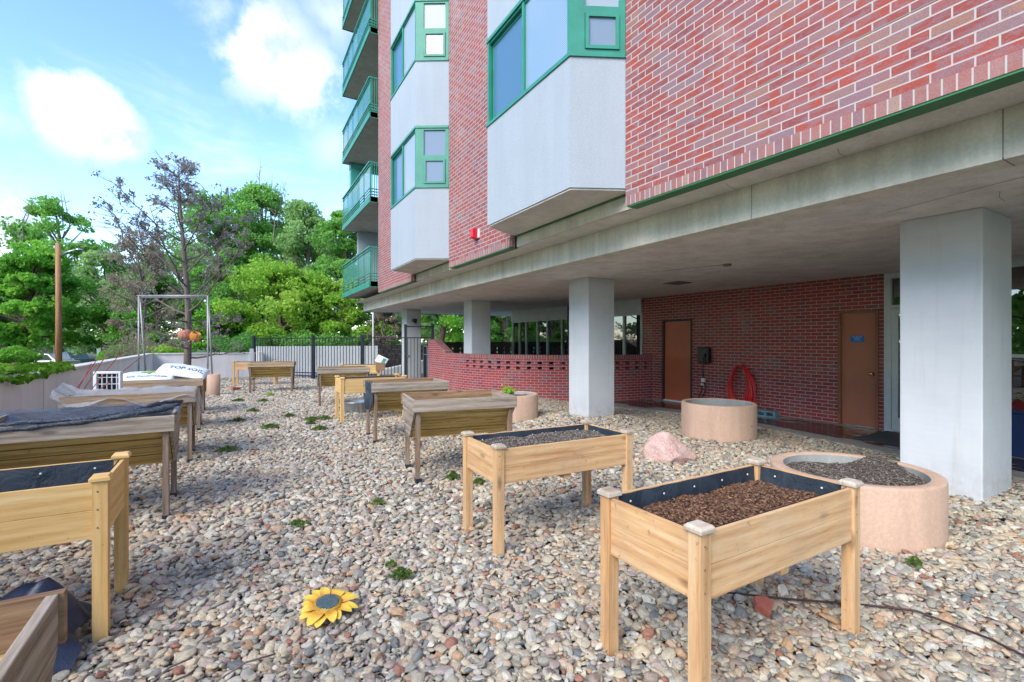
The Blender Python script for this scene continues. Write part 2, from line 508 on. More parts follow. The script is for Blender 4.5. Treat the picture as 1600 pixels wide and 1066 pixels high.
MT['column'] = column_mat()
MT['green'] = plain('green_metal_paint', (0.030, 0.24, 0.165), 0.45, 0, 0.15, 3, 0.05)
MT['green_dk'] = plain('green_lintel_paint', (0.025, 0.17, 0.05), 0.5, 0, 0.15, 3, 0.05)
MT['green_panel'] = plain('green_railing_panel', (0.045, 0.26, 0.22), 0.35, 0, 0.2, 2, 0.03)
MT['black_metal'] = plain('black_fence_paint', (0.012, 0.014, 0.028), 0.4, 0.2, 0.2, 8, 0.05)
MT['grey_metal'] = plain('grey_gate_metal', (0.16, 0.19, 0.20), 0.4, 0.6, 0.2, 8, 0.05)
MT['galv'] = plain('galvanised_steel', (0.50, 0.54, 0.57), 0.35, 0.9, 0.15, 12, 0.1)
MT['pipe'] = plain('dull_pipe_metal', (0.33, 0.33, 0.34), 0.5, 0.5, 0.2, 12, 0.1)
MT['alum'] = plain('white_aluminium_frame', (0.52, 0.56, 0.56), 0.4, 0.1, 0.1, 4, 0.03)
MT['screw'] = plain('screw_steel', (0.25, 0.23, 0.21), 0.4, 0.8, 0.1, 8, 0)
MT['staple'] = plain('liner_button', (0.75, 0.73, 0.68), 0.4, 0.2, 0.1, 8, 0)
MT['rubber'] = plain('black_rubber_foot', (0.015, 0.02, 0.03), 0.5, 0, 0.2, 20, 0.1)
MT['door'] = plain('brown_door_paint', (0.42, 0.15, 0.08), 0.42, 0, 0.10, 2.5, 0.05)
MT['door_red'] = plain('rust_red_door_paint', (0.50, 0.13, 0.055), 0.36, 0, 0.10, 1.5, 0.05)
MT['frame_brown'] = plain('brown_door_frame_paint', (0.26, 0.10, 0.045), 0.45, 0, 0.12, 4, 0.05)
MT['frame_dark'] = plain('dark_door_frame_paint', (0.03, 0.022, 0.03), 0.45, 0, 0.12, 4, 0.05)
MT['brass'] = plain('brass', (0.75, 0.58, 0.24), 0.25, 1.0, 0.1, 8, 0)
MT['blue_sign'] = plain('blue_sign_plate', (0.02, 0.15, 0.52), 0.35, 0, 0.08, 8, 0)
MT['white_ink'] = plain('white_lettering', (0.8, 0.83, 0.86), 0.5, 0, 0.02, 8, 0)
MT['hose'] = plain('red_rubber_hose', (0.72, 0.018, 0.02), 0.35, 0, 0.15, 10, 0.05)
MT['black_plastic'] = plain('black_plastic', (0.012, 0.012, 0.016), 0.3, 0, 0.2, 6, 0.05)
MT['cord'] = plain('black_cord', (0.015, 0.014, 0.014), 0.5, 0, 0.2, 20, 0)
MT['blue_block'] = plain('blue_grey_block', (0.12, 0.28, 0.36), 0.8, 0, 0.2, 30, 0.4)
MT['mat'] = plain('grey_door_mat', (0.05, 0.055, 0.06), 0.95, 0, 0.3, 60, 0.6)
MT['bin'] = plain('navy_bin_plastic', (0.010, 0.028, 0.105), 0.4, 0, 0.15, 5, 0.05)
MT['red_cloth'] = plain('dark_red_plastic_bag', (0.20, 0.02, 0.03), 0.4, 0, 0.3, 20, 0.4)
MT['alarm'] = plain('red_alarm_plastic', (0.62, 0.012, 0.03), 0.35, 0, 0.05, 5, 0)
MT['white_plastic'] = plain('white_plastic', (0.72, 0.74, 0.76), 0.4, 0, 0.06, 5, 0.05)
MT['clay'] = plain('terracotta_clay', (0.52, 0.22, 0.15), 0.7, 0, 0.2, 12, 0.2)
MT['clay_orange'] = plain('orange_glazed_clay', (0.60, 0.24, 0.05), 0.6, 0, 0.2, 12, 0.2)
MT['asphalt'] = plain('asphalt', (0.06, 0.06, 0.062), 0.9, 0, 0.2, 3, 0.3)
MT['pavement'] = plain('concrete_pavement', (0.42, 0.41, 0.39), 0.9, 0, 0.15, 1.5, 0.2)
MT['tub'] = MT['galv']
MT['vent'] = plain('vent_grille', (0.22, 0.21, 0.20), 0.5, 0.3, 0.1, 8, 0)
MT['crack'] = plain('ceiling_crack_line', (0.24, 0.23, 0.21), 0.9, 0, 0.1, 8, 0)
MT['drip'] = plain('brown_drip_hose', (0.045, 0.018, 0.016), 0.5, 0, 0.2, 20, 0)
MT['pole'] = wood_mat('utility_pole_wood', 'z', ((0.20, 0.085, 0.035), (0.36, 0.17, 0.075), (0.45, 0.26, 0.14)), grain=0.3, knots=0.2)


def glass_mat(name, col, ior=1.9, rough=0.02, stripes=False, trans=0.0, metal=0.0):
    a = N(name)
    c = col
    if stripes:
        w = a.new('TexWave'); w.wave_type = 'BANDS'; w.bands_direction = 'Z'; w.inputs['Scale'].default_value = 14.0; w.inputs['Distortion'].default_value = 0.0
        a.l.new(a.world(), w.inputs['Vector'])
        c = a.mix(w.outputs['Fac'], tuple(x * 0.7 for x in col), tuple(min(1, x * 1.15) for x in col))
    a.set(col=c, rough=rough, ior=ior, trans=trans, metal=metal)
    nn = a.noise(0.8, 2, 0.5)
    a.bump(nn, 0.05, 0.02)
    return a.m


MT['glass_dark'] = glass_mat('tinted_shopfront_glass', (0.012, 0.022, 0.022), 2.3, 0.01)
MT['glass_screen'] = glass_mat('insect_screened_glass', (0.07, 0.17, 0.28), 1.6, 0.15)
MT['glass_blind'] = glass_mat('glass_over_white_blinds', (0.24, 0.36, 0.48), 1.9, 0.03, True)
MT['glass_sky'] = glass_mat('clear_sky_reflecting_glass', (0.20, 0.26, 0.33), 1.6, 0.01)
MT['glass_curtain'] = glass_mat('glass_over_pale_curtain', (0.32, 0.38, 0.44), 1.35, 0.03)


def liner_mat():
    a = N('black_fabric_liner')
    g = a.noise(400, 2, 0.6); b = a.noise(7, 4, 0.6, None, 0.8); c2 = a.noise(2.5, 3, 0.5)
    c = a.ramp(b, [(0.3, (0.014, 0.022, 0.034)), (0.7, (0.035, 0.05, 0.07))])
    a.set(col=c, rough=0.55)
    a.bump(a.math('ADD', a.math('MULTIPLY', g, 0.1), a.math('ADD', b, c2)), 0.6, 0.03)
    return a.m


MT['liner'] = liner_mat()


def soil_mat(name, c0, c1, c2):
    a = N(name)
    v = a.new('TexVoronoi'); v.inputs['Scale'].default_value = 85.0; a.l.new(a.mapv(a.obj(), (1, 1.8, 1), rot=(0, 0, 0.6)), v.inputs['Vector'])
    n = a.noise(30, 6, 0.75)
    c = a.ramp(v.outputs['Color'], [(0.25, c0), (0.55, c1), (0.85, c2)])
    c = a.mix(0.6, c, a.ramp(n, [(0.3, (0.25, 0.22, 0.2)), (0.7, (1, 1, 1))]), 'MULTIPLY')
    a.set(col=c, rough=0.95)
    a.bump(a.math('ADD', n, a.math('MULTIPLY', v.outputs['Distance'], -1.0)), 0.9, 0.02)
    return a.m


MT['soil'] = soil_mat('brown_bark_soil', (0.03, 0.016, 0.011), (0.07, 0.034, 0.022), (0.11, 0.055, 0.035))
MT['soil_grey'] = soil_mat('dry_grey_soil', (0.07, 0.055, 0.045), (0.15, 0.12, 0.10), (0.26, 0.22, 0.19))
a = N('bark_chip'); a.set(col=a.ramp(a.noise(60, 2, 0.6), [(0.35, (0.045, 0.02, 0.012)), (0.5, (0.12, 0.055, 0.03)), (0.66, (0.33, 0.19, 0.10))]), rough=0.85); MT['chip'] = a.m
a = N('dry_chip'); a.set(col=a.ramp(a.noise(60, 2, 0.6), [(0.35, (0.07, 0.055, 0.045)), (0.5, (0.17, 0.14, 0.12)), (0.66, (0.36, 0.31, 0.26))]), rough=0.9); MT['chip_grey'] = a.m


def bark_mat(name, c0, c1):
    a = N(name)
    n = a.noise(9, 6, 0.7, a.mapv(a.obj(), (1, 1, 0.22)), 0.6)
    a.set(col=a.ramp(n, [(0.3, c0), (0.7, c1)]), rough=0.9)
    a.bump(n, 0.8, 0.05)
    return a.m


MT['bark'] = bark_mat('grey_brown_bark', (0.07, 0.05, 0.035), (0.22, 0.17, 0.13))
MT['bark_dark'] = bark_mat('dark_pine_bark', (0.08, 0.06, 0.055), (0.22, 0.175, 0.16))
MT['bark_twig'] = bark_mat('pale_dead_twig', (0.13, 0.10, 0.09), (0.26, 0.21, 0.19))


def leaf_mat(name, c0, c1, c2, sc=0.5):
    a = N(name)
    n = a.noise(sc, 4, 0.65, a.world()); f = a.noise(sc * 14, 2, 0.6, a.world())
    t = a.math('ADD', a.math('MULTIPLY', n, 0.6), a.math('MULTIPLY', f, 0.4))
    c = a.ramp(t, [(0.36, c0), (0.5, c1), (0.64, c2)])
    a.set(col=c, rough=0.6, spec=0.25)
    tr = a.new('BsdfTranslucent'); a.l.new(c, tr.inputs['Color'])
    ms = a.new('MixShader'); ms.inputs[0].default_value = 0.5
    out = a.n['Material Output']
    a.l.new(a.b.outputs[0], ms.inputs[1]); a.l.new(tr.outputs[0], ms.inputs[2]); a.l.new(ms.outputs[0], out.inputs[0])
    return a.m


MT['leaf_bright'] = leaf_mat('bright_maple_leaf', (0.132, 0.327, 0.047), (0.205, 0.498, 0.059), (0.339, 0.620, 0.083))
MT['leaf_yellow'] = leaf_mat('yellow_green_leaf', (0.205, 0.376, 0.047), (0.315, 0.559, 0.065), (0.474, 0.620, 0.108))
MT['leaf_mid'] = leaf_mat('mid_green_leaf', (0.132, 0.303, 0.065), (0.205, 0.449, 0.089), (0.315, 0.583, 0.120))
MT['leaf_dark'] = leaf_mat('dark_green_leaf', (0.095, 0.230, 0.065), (0.144, 0.352, 0.083), (0.205, 0.437, 0.108))
MT['leaf_pale'] = leaf_mat('pale_airy_leaf', (0.169, 0.303, 0.108), (0.303, 0.498, 0.169), (0.449, 0.620, 0.254))
MT['leaf_pine'] = leaf_mat('purple_grey_needle', (0.17, 0.16, 0.17), (0.27, 0.26, 0.26), (0.40, 0.38, 0.36))
MT['leaf_brown'] = leaf_mat('dry_brown_leaf', (0.20, 0.15, 0.12), (0.33, 0.26, 0.21), (0.34, 0.36, 0.18))
MT['grass'] = leaf_mat('lawn_grass', (0.04, 0.10, 0.012), (0.08, 0.19, 0.02), (0.13, 0.26, 0.04), 0.3)
MT['ivy'] = leaf_mat('ivy_leaf', (0.05, 0.14, 0.01), (0.12, 0.28, 0.015), (0.24, 0.42, 0.04), 2.0)


def pebble_mat():
    a = N('river_pebble')
    at = a.new('Attribute'); at.attribute_type = 'INSTANCER'; at.attribute_name = 'tone'
    t = at.outputs['Fac']
    c = a.ramp(t, [(0.0, (0.538, 0.485, 0.371)), (0.12, (0.370, 0.358, 0.302)), (0.22, (0.650, 0.566, 0.413)), (0.34, (0.280, 0.289, 0.265)), (0.39, (0.594, 0.462, 0.329)),
                   (0.50, (0.470, 0.462, 0.392)), (0.60, (0.717, 0.681, 0.562)), (0.71, (0.370, 0.300, 0.244)), (0.77, (0.560, 0.543, 0.477)), (0.85, (0.560, 0.370, 0.223)),
                   (0.89, (0.504, 0.416, 0.371)), (0.955, (0.190, 0.208, 0.212)), (0.98, (0.403, 0.196, 0.138))], 'CONSTANT')
    off = a.new('VectorMath'); off.operation = 'ADD'; a.l.new(a.obj(), off.inputs[0])
    cb = a.new('CombineXYZ'); a.l.new(a.math('MULTIPLY', t, 91.0), cb.inputs[0]); a.l.new(cb.outputs[0], off.inputs[1])
    g = a.noise(2.2, 5, 0.7, off.outputs[0], 0.6); s = a.noise(14, 3, 0.7, off.outputs[0])
    c = a.mix(0.7, c, a.ramp(g, [(0.3, (0.42, 0.39, 0.37)), (0.62, (1, 1, 1))]), 'MULTIPLY')
    c = a.mix(0.4, c, a.ramp(s, [(0.35, (0.55, 0.55, 0.55)), (0.65, (1.0, 1.0, 1.0))]), 'MULTIPLY')
    a.set(col=c, rough=0.6, spec=0.35)
    a.bump(s, 0.25, 0.05)
    return a.m


MT['pebble'] = pebble_mat()

a = N('clear_green_railing_panel'); a.set(col=(0.06, 0.27, 0.24), rough=0.15, alpha=0.6); MT['green_clear'] = a.m
MT['leaf_weed'] = leaf_mat('low_weed_leaf', (0.06, 0.13, 0.03), (0.13, 0.22, 0.05), (0.24, 0.32, 0.10), 3.0)

# ------------------------------------------------------------------ terrain
WALK = [(-6.0, 7.5), (-3.0, 7.6), (1.0, 7.8), (3.1, 8.09), (5.4, 8.52), (7.37, 8.63), (8.8, 8.07), (10.2, 7.4)]   # (Y, X) edge of the walkway


def walk_x(y):
    for (y0, x0), (y1, x1) in zip(WALK, WALK[1:]):
        if y <= y1:
            t = min(1, max(0, (y - y0) / (y1 - y0))); return x0 + (x1 - x0) * t
    return WALK[-1][1]


def sstep(a, b, x):
    t = np.clip((x - a) / (b - a), 0, 1); return t * t * (3 - 2 * t)


COLS = [(5.82, 1.58, 6.60, 2.20), (5.85, 7.08, 6.50, 7.68), (6.22, 12.85, 6.85, 13.4), (5.83, 17.6, 6.39, 18.2)]


def gz(x, y):
    x = np.asarray(x, dtype=float); y = np.asarray(y, dtype=float)
    z = -0.10 * sstep(6.6, 7.9, x) * (1 - sstep(9.5, 11.0, y))
    for c in COLS[:2]:
        d = np.hypot(np.maximum(0, np.maximum(c[0] - x, x - c[2])), np.maximum(0, np.maximum(c[1] - y, y - c[3])))
        z = z + 0.05 * (1 - sstep(0.1, 0.8, d))
    return z + 0.012 * np.sin(x * 1.7 + 1) * np.cos(y * 1.3)




def struct(o):
    o['kind'] = 'structure'; return o


# lawn beyond, reaching the horizon
m = M(); m.grid(lambda u, v: ((u - 0.5) * 1600, (v - 0.35) * 1600, -1.0), 40, 40, sm=False)
struct(m.build('lawn_ground', MT['grass']))
m = M(); m.box(-60, 60, 44, 52, -1.1, -0.985); struct(m.build('road', MT['asphalt']))
m = M(); m.box(-30, -6.5, 26.5, 43.9, -1.1, -0.98); struct(m.build('parking_road', MT['asphalt']))
# terrace base body with the stones' dark bed on top
a = N('dark_stone_bed'); a.set(col=a.ramp(a.noise(28, 5, 0.7), [(0.3, (0.06, 0.05, 0.045)), (0.7, (0.17, 0.15, 0.13))]), rough=0.95); a.bump(a.noise(28, 5, 0.7), 0.8, 0.03); MT['bed'] = a.m
m = M()
nx, ny = 70, 130
m.grid(lambda u, v: ((-2.4 + u * 11.4), (-6 + v * 28.9), float(gz(-2.4 + u * 11.4, -6 + v * 28.9)) - 0.045), nx, ny)
struct(m.build('gravel_bed_ground', MT['bed']))
m = M(); m.box(-2.6, 16, -8, 22.9, -1.3, -0.22); m.box(-2.6, 16, 22.9, 28.2, -1.3, -0.03); struct(m.build('terrace_ground', MT['pavement']))

# walkway along the building, wet in the middle
a = N('damp_walkway_concrete')
pos = a.world()
n = a.noise(1.6, 5, 0.65, a.mapv(pos, (1.4, 0.45, 1)), 0.3)
sp = a.new('SeparateXYZ'); a.l.new(a.uvc(), sp.inputs[0])
band = a.math('MULTIPLY', a.mr(sp.outputs[0], 0.16, 0.24), a.mr(sp.outputs[0], 0.80, 0.95, 1.0, 0.0))
wet = a.mr(a.math('MULTIPLY', band, a.mr(n, 0.30, 0.55)), 0.42, 0.55)
dry = a.ramp(a.noise(7, 5, 0.7), [(0.3, (0.24, 0.24, 0.22)), (0.7, (0.36, 0.36, 0.33))])
a.set(col=a.mix(wet, dry, (0.055, 0.022, 0.015)), rough=a.mr(wet, 0, 1, 0.85, 0.16))
a.bump(a.noise(45, 3, 0.6), 0.25, 0.004)
MT['walk'] = a.m
m = M(); NW = 60
b0 = len(m.v)
for i in range(NW + 1):
    y = -6 + 16.2 * i / NW; xe = walk_x(y)
    m.v += [(xe, y, -0.3), (xe, y, -0.085), (xe + 0.12, y, -0.083), (10.2, y, -0.09)]
for i in range(NW):
    for k in range(3):
        a0 = i * 4 + k; y0 = i; U = [0, 0.02, 0.10, 1.0] if k else [0, 0, 0, 0]
        m.idx([a0, a0 + 1, a0 + 5, a0 + 4], [(U[k], i), (U[k + 1], i), (U[k + 1], i + 1), (U[k], i + 1)])
struct(m.build('walkway', MT['walk'], fix=True))

# ------------------------------------------------------------------ the building
bld = thing('apartment_building', 'tall red brick apartment building with white bay windows and green balconies', 'building')
ZB, ZBAY, FH = 3.036, 3.24, 2.67
FX = 3.92


def fx(y, v=0.0):
    return FX + 0.021 * (y - 4.07) + v


def fpt(y, v, z):
    return (fx(y, v), y, z)


TOPZ = 25.0


def fslab(m, y0, y1, v0, v1, z0, z1, mi=0):
    """box in facade space: y along the wall, v depth into the building"""
    P = [fpt(y0, v0, z0), fpt(y0, v1, z0), fpt(y1, v1, z0), fpt(y1, v0, z0), fpt(y0, v0, z1), fpt(y0, v1, z1), fpt(y1, v1, z1), fpt(y1, v0, z1)]
    b = len(m.v); m.v += P
    for q in ((0, 3, 2, 1), (4, 5, 6, 7), (0, 1, 5, 4), (1, 2, 6, 5), (2, 3, 7, 6), (3, 0, 4, 7)):
        m.idx([b + i for i in q], None, mi)


BR = [(-6.0, 4.085), (6.80, 9.42), (11.98, 15.35)]
for (y0, y1) in BR:
    m = M(); fslab(m, y0, y1, 0, 0.10, ZB + 0.105, TOPZ); m.build('brick_facing', MT['brick'], bld)
    m = M(); fslab(m, y0, y1, 0, 0.10, ZB, ZB + 0.105); m.build('rowlock_course', MT['rowlock'], bld)
    m = M(); fslab(m, y0 + 0.02, y1 - 0.02, 0.006, 0.16, ZB - 0.016, ZB - 0.002); m.build('steel_lintel', MT['green_dk'], bld)
    # movement joint in the brick, one per panel
    m = M(); fslab(m, y0, y1, -0.002, 0.01, ZB + 0.105 + 7 * 0.0728 + 0.0, ZB + 0.105 + 7 * 0.0728 + 0.007); m.build('expansion_joint', MT['crack'], bld)
# core and end walls
m = M(); fslab(m, -6, 15.35, 0.17, 12, ZB + 0.005, TOPZ); fslab(m, 15.35, 20.0, 2.3, 12, ZBAY, TOPZ); m.build('core_wall', MT['stucco'], bld)
# soffit, edge beam, ceiling slab
m = M(); fslab(m, -6, 20.0, 0.165, 0.56, ZB - 0.0, ZB + 0.004); m.build('soffit', MT['soffit'], bld)
m = M()
for s0, s1 in ((-6, 1.1), (1.1, 2.9), (2.9, 5.35), (5.35, 8.3), (8.3, 12.0), (12.0, 20.0)):
    fslab(m, s0 + 0.004, s1 - 0.004, 0.56, 0.80, 2.70, ZB - 0.001)
m.build('edge_beam', MT['beam'], bld)
m = M(); fslab(m, -6, 20.0, 0.80, 12.0, 2.70, ZB - 0.003); m.build('ceiling_slab', MT['ceiling'], bld)
m = M(); fslab(m, 1.0, 19.9, 0.561, 0.79, 2.71, ZB - 0.004); m.build('beam_joint_filler', MT['crack'], bld)
# spandrel edge under the bays
for (y0, y1) in ((4.06, 6.82), (9.40, 12.0)):
    m = M(); fslab(m, y0 + 0.03, y1 - 0.03, 0.13, 0.169, ZB + 0.005, ZBAY - 0.02); m.build('slab_edge', MT['beam'], bld)
    m = M(); fslab(m, y0, y1, 0.09, 0.128, ZBAY - 0.035, ZBAY - 0.003); m.build('bay_lintel', MT['green_dk'], bld)


def frame_bars(m, P, w, t, bars_u=(), bars_v=()):
    """P(u,v,n) maps window-plane metres to space; frame of width w and thickness t"""
    pass


def bay(y0, y1, ya, yb, vout, nfl):
    """bay window column: wall ends y0,y1; front corners ya,yb at depth -vout"""
    o = bld
    poly = [(y0, 0.0), (ya, -vout), (yb, -vout), (y1, 0.0), (y1, 0.12), (y0, 0.12)]
    wz0, wz1 = 1.48, 2.79     # window band above the bay's bottom

    def pr(m, z0, z1, ins=0.0, mi=0):
        P = []
        for (y, v) in poly:
            yy = y + (ins if y in (y0, ya) else -ins); vv = v + ins * 1.2 if v < 0.1 else v
            P.append((fx(yy, vv), yy))
        m.prism(P[::-1] if False else P, z0, z1, mi)
    for k in range(nfl):
        zb = ZBAY + k * FH
        m = M(); pr(m, zb + (0.0 if k == 0 else wz1 - FH), zb + wz0); 
        m.build('bay_panel', MT['stucco'], o, fix=True)
        if k == 0:
            m = M(); pr(m, zb - 0.02, zb - 0.001, 0.015); m.build('bay_underside', MT['soffit'], o, fix=True)
        za, zc = zb + wz0, zb + wz1
        H = zc - za
        # sill drip and head
        wf = M(); pr(wf, za + 0.001, za + 0.045, -0.015); pr(wf, zc - 0.05, zc - 0.001, -0.012)
        win = wf.build('window_band', MT['green'], o, fix=True)
        # the three faces
        faces = [((y0, 0.0), (ya, -vout), 'side'), ((ya, -vout), (yb, -vout), 'front'), ((yb, -vout), (y1, 0.0), 'far')]
        for (p, q, kind) in faces:
            A = Vector(fpt(p[0], p[1], 0)); B = Vector(fpt(q[0], q[1], 0)); d = (B - A); Lh = d.length; d.normalize()
            n = Vector((-abs(d.y), 0, 0)); n = Vector((d.y, -d.x, 0)).normalized()
            if n.x > 0: n = -n
            mat = Matrix(((d.x, n.x, 0, A.x), (d.y, n.y, 0, A.y), (0, 0, 1, 0), (0, 0, 0, 1)))
            g = M(); f = M(); scr = M()

            def bar(u0, u1, v0, v1, t0=-0.05, t1=0.0):
                f.box(u0, u1, t0, t1, v0, v1, 0, mat)
            z0, z1 = za + 0.045, zc - 0.05
            if kind == 'front':
                bar(0, 0.05, z0, z1); bar(Lh - 0.05, Lh, z0, z1)
                mid = Lh * 0.50
                bar(mid - 0.025, mid + 0.025, z0, z1)
                bar(0.05, mid - 0.025, z0, z0 + 0.03, -0.06, -0.012); bar(mid + .025, Lh - 0.05, z0, z0 + 0.03, -0.06, -0.012)
                bar(0.05, mid - .025, z1 - 0.03, z1, -0.06, -0.012); bar(mid + .025, Lh - 0.05, z1 - 0.03, z1, -0.06, -0.012)
                # near leaf (blind), far leaf recessed (screen)
                g.box(0.05, mid - 0.025, -0.05, -0.035, z0 + 0.03, z1 - 0.03, 0, mat)
                scr.box(mid + 0.065, Lh - 0.09, -0.085, -0.07, z0 + 0.07, z1 - 0.07, 0, mat)
                bar(mid + 0.025, mid + 0.065, z0 + .03, z1 - .03, -0.10, -0.06); bar(Lh - 0.09, Lh - 0.05, z0 + .03, z1 - .03, -0.10, -0.06)
                bar(mid + 0.065, Lh - 0.09, z0 + 0.03, z0 + 0.07, -0.10, -0.06); bar(mid + 0.065, Lh - 0.09, z1 - 0.07, z1 - 0.03, -0.10, -0.06)
                fr = f.build('front_window_frame', MT['green'], o, fix=True)
                gl = g.build('glass_pane', MT['glass_blind'] if (k == 0 and y0 < 5) else MT['glass_curtain'], fr)
                scr.build('screened_pane', MT['glass_screen'], fr)
            elif kind == 'side':
                # wide corner post, fixed light above, awning sash below
                bar(0, 0.07, z0, z1); bar(Lh - 0.17, Lh, z0, z1)
                zs = za + H * 0.50 if (y0 > 5) else za + H * 0.42
                bar(0.07, Lh - 0.17, zs - 0.05, zs + 0.035); bar(0.07, Lh - 0.17, z1 - 0.04, z1); bar(0.07, Lh - 0.17, z0, z0 + 0.05)
                u0, u1, v0, v1 = 0.075, Lh - 0.175, z0 + 0.05, zs - 0.05
                sash = M()
                for (a0, a1, b0, b1) in ((u0, u1, v0, v0 + 0.04), (u0, u1, v1 - 0.04, v1), (u0, u0 + 0.04, v0 + .04, v1 - .04), (u1 - 0.04, u1, v0 + .04, v1 - .04)):
                    sash.box(a0, a1, -0.03, 0.018, b0, b1, 0, mat)
                fr = f.build('side_window_frame', MT['green'], o, fix=True)
                g.box(0.07, Lh - 0.17, -0.04, -0.03, zs + 0.035, z1 - 0.04, 0, mat)
                g.build('glass_pane', MT['glass_curtain'] if k != 0 or y0 < 5 else MT['glass_sky'], fr)
                sa = sash.build('awning_sash', MT['green'], fr, fix=True)
                g2 = M(); g2.box(u0 + 0.04, u1 - 0.04, -0.02, -0.008, v0 + 0.04, v1 - 0.04, 0, mat); g2.build('sash_glass', MT['glass_sky'], fr)
            else:
                bar(0, Lh, z0, z1); f.build('far_window_frame', MT['green'], o, fix=True)


bay(4.09, 6.79, 4.38, 6.47, 0.575, 3)
bay(9.43, 11.97, 9.80, 11.72, 0.60, 5)

# balconies stacked on the far corner
YB0, YB1 = 15.36, 19.95
for k in range(6):
    zb = 3.22 + k * FH
    v0 = -0.28
    m = M(); fslab(m, YB0, YB1, v0 + 0.04, 2.3, zb, zb + 0.16); sl_ = m.build('balcony_slab', MT['balc_soffit'], bld)
    m = M(); fslab(m, YB0, YB1, v0, v0 + 0.035, zb - 0.02, zb + 0.17); fslab(m, YB0 - 0.0, YB0 + 0.035, v0 + 0.036, -0.01, zb - 0.02, zb + 0.17)
    fslab(m, YB1, YB1 + 0.035, v0, 0.4, zb - 0.02, zb + 0.17)
    m.build('fascia', MT['green'], sl_)
    m = M()
    zt = zb + 1.27
    fslab(m, YB0, YB1, v0 - 0.01, v0 + 0.045, zt - 0.045, zt)
    fslab(m, YB0, YB0 + 0.05, v0 + 0.046, -0.005, zt - 0.045, zt)
    fslab(m, YB0, YB1, v0 + 0.005, v0 + 0.03, zt - 0.13, zt - 0.105)
    for q in (0.22, 0.31, 0.40):
        fslab(m, YB0, YB1, v0 + 0.002, v0 + 0.028, zb + q, zb + q + 0.03)
        fslab(m, YB0, YB0 + 0.03, v0 + 0.03, -0.005, zb + q, zb + q + 0.03)
    for i in range(6):
        y = YB0 + 0.02 + (YB1 - YB0 - 0.07) * i / 5
        fslab(m, y, y + 0.045, v0 + 0.03, v0 + 0.07, zb + 0.17, zt - 0.045)
    for i in range(3):
        v = v0 + 0.08 + i * 0.075
        fslab(m, YB0 + 0.005, YB0 + 0.025, v, v + 0.02, zb + 0.17, zt - 0.045)
    rl = m.build('balcony_railing', MT['green'], bld)
    m = M()
    for i in range(5):
        y = YB0 + 0.075 + (YB1 - YB0 - 0.07) * i / 5; y1 = YB0 + 0.02 + (YB1 - YB0 - 0.07) * (i + 1) / 5 - 0.008
        fslab(m, y, y1, v0 + 0.032, v0 + 0.042, zb + 0.46, zt - 0.14)
    m.build('railing_panels', MT['green_clear'], rl)
    if k != 1:
        m = M(); fslab(m, YB1 - 0.2, YB1, 0.30, 2.3, zb + 0.16, zb + FH); m.build('balcony_end_wall', MT['stucco'], bld)
    else:
        m = M(); fslab(m, YB1 - 0.3, YB1, 0.0, 0.35, zb + 0.16, zb + FH - 0.25); fslab(m, YB1 - 0.3, YB1, -0.02, 2.3, zb + FH - 0.249, zb + FH - 0.02); m.build('balcony_corner_post', MT['green_panel'], bld)
m = M(); fslab(m, YB1 + 0.01, YB1 + 0.15, 2.3, 12, 3.1, TOPZ); fslab(m, 20.0, 20.1, 0.6, 12, 2.69, 3.2); m.build('end_wall', MT['stucco'], bld)

# concrete columns
for i, c in enumerate(COLS):
    m = M(); m.box(c[0], c[2], c[1], c[3], -0.3, 2.70 + (0.001 * i))
    m.build('column', MT['column'], bld, bevel=0.012)
# small black floodlight on the far column
m = M(); m.box(6.05, 6.20, 17.50, 17.598, 2.22, 2.34); m.box(6.09, 6.16, 17.42, 17.51, 2.16, 2.30)
tag(m.build('floodlight', MT['black_plastic'], None, 0.005), 'small black floodlight fixed on the farthest white column', 'light')

# ground-floor brick wall with two doors, storefronts either side
XW = 10.1
D1, D2 = (8.17, 9.13), (4.13, 4.80)
wall = M()
Y0w, Y1w = 4.045, 9.86
wall.box(XW, XW + 0.2, Y0w, D2[0], -0.3, 2.70); wall.box(XW, XW + 0.2, D2[1], D1[0], -0.3, 2.70); wall.box(XW, XW + 0.2, D1[1], Y1w, -0.3, 2.70)
wall.box(XW, XW + 0.2, D2[0], D2[1], 2.06, 2.70); wall.box(XW, XW + 0.2, D1[0], D1[1], 2.06, 2.70)
wall.build('ground_floor_wall', MT['brick_shaded'], bld)


def door(y0, y1, leafmat, frmat, name):
    m = M(); w = 0.045
    m.box(XW - 0.02, XW + 0.12, y0, y0 + w, -0.09, 2.06); m.box(XW - 0.02, XW + 0.12, y1 - w, y1, -0.09, 2.06); m.box(XW - 0.02, XW + 0.12, y0 + w, y1 - w, 2.06 - w, 2.06)
    fr = m.build('door_frame', MT[frmat], bld, 0.004)
    m = M(); m.box(XW + 0.035, XW + 0.08, y0 + w + 0.004, y1 - w - 0.004, -0.075, 2.06 - w - 0.004)
    lf = m.build(name, MT[leafmat], bld, 0.003)
    return fr, lf


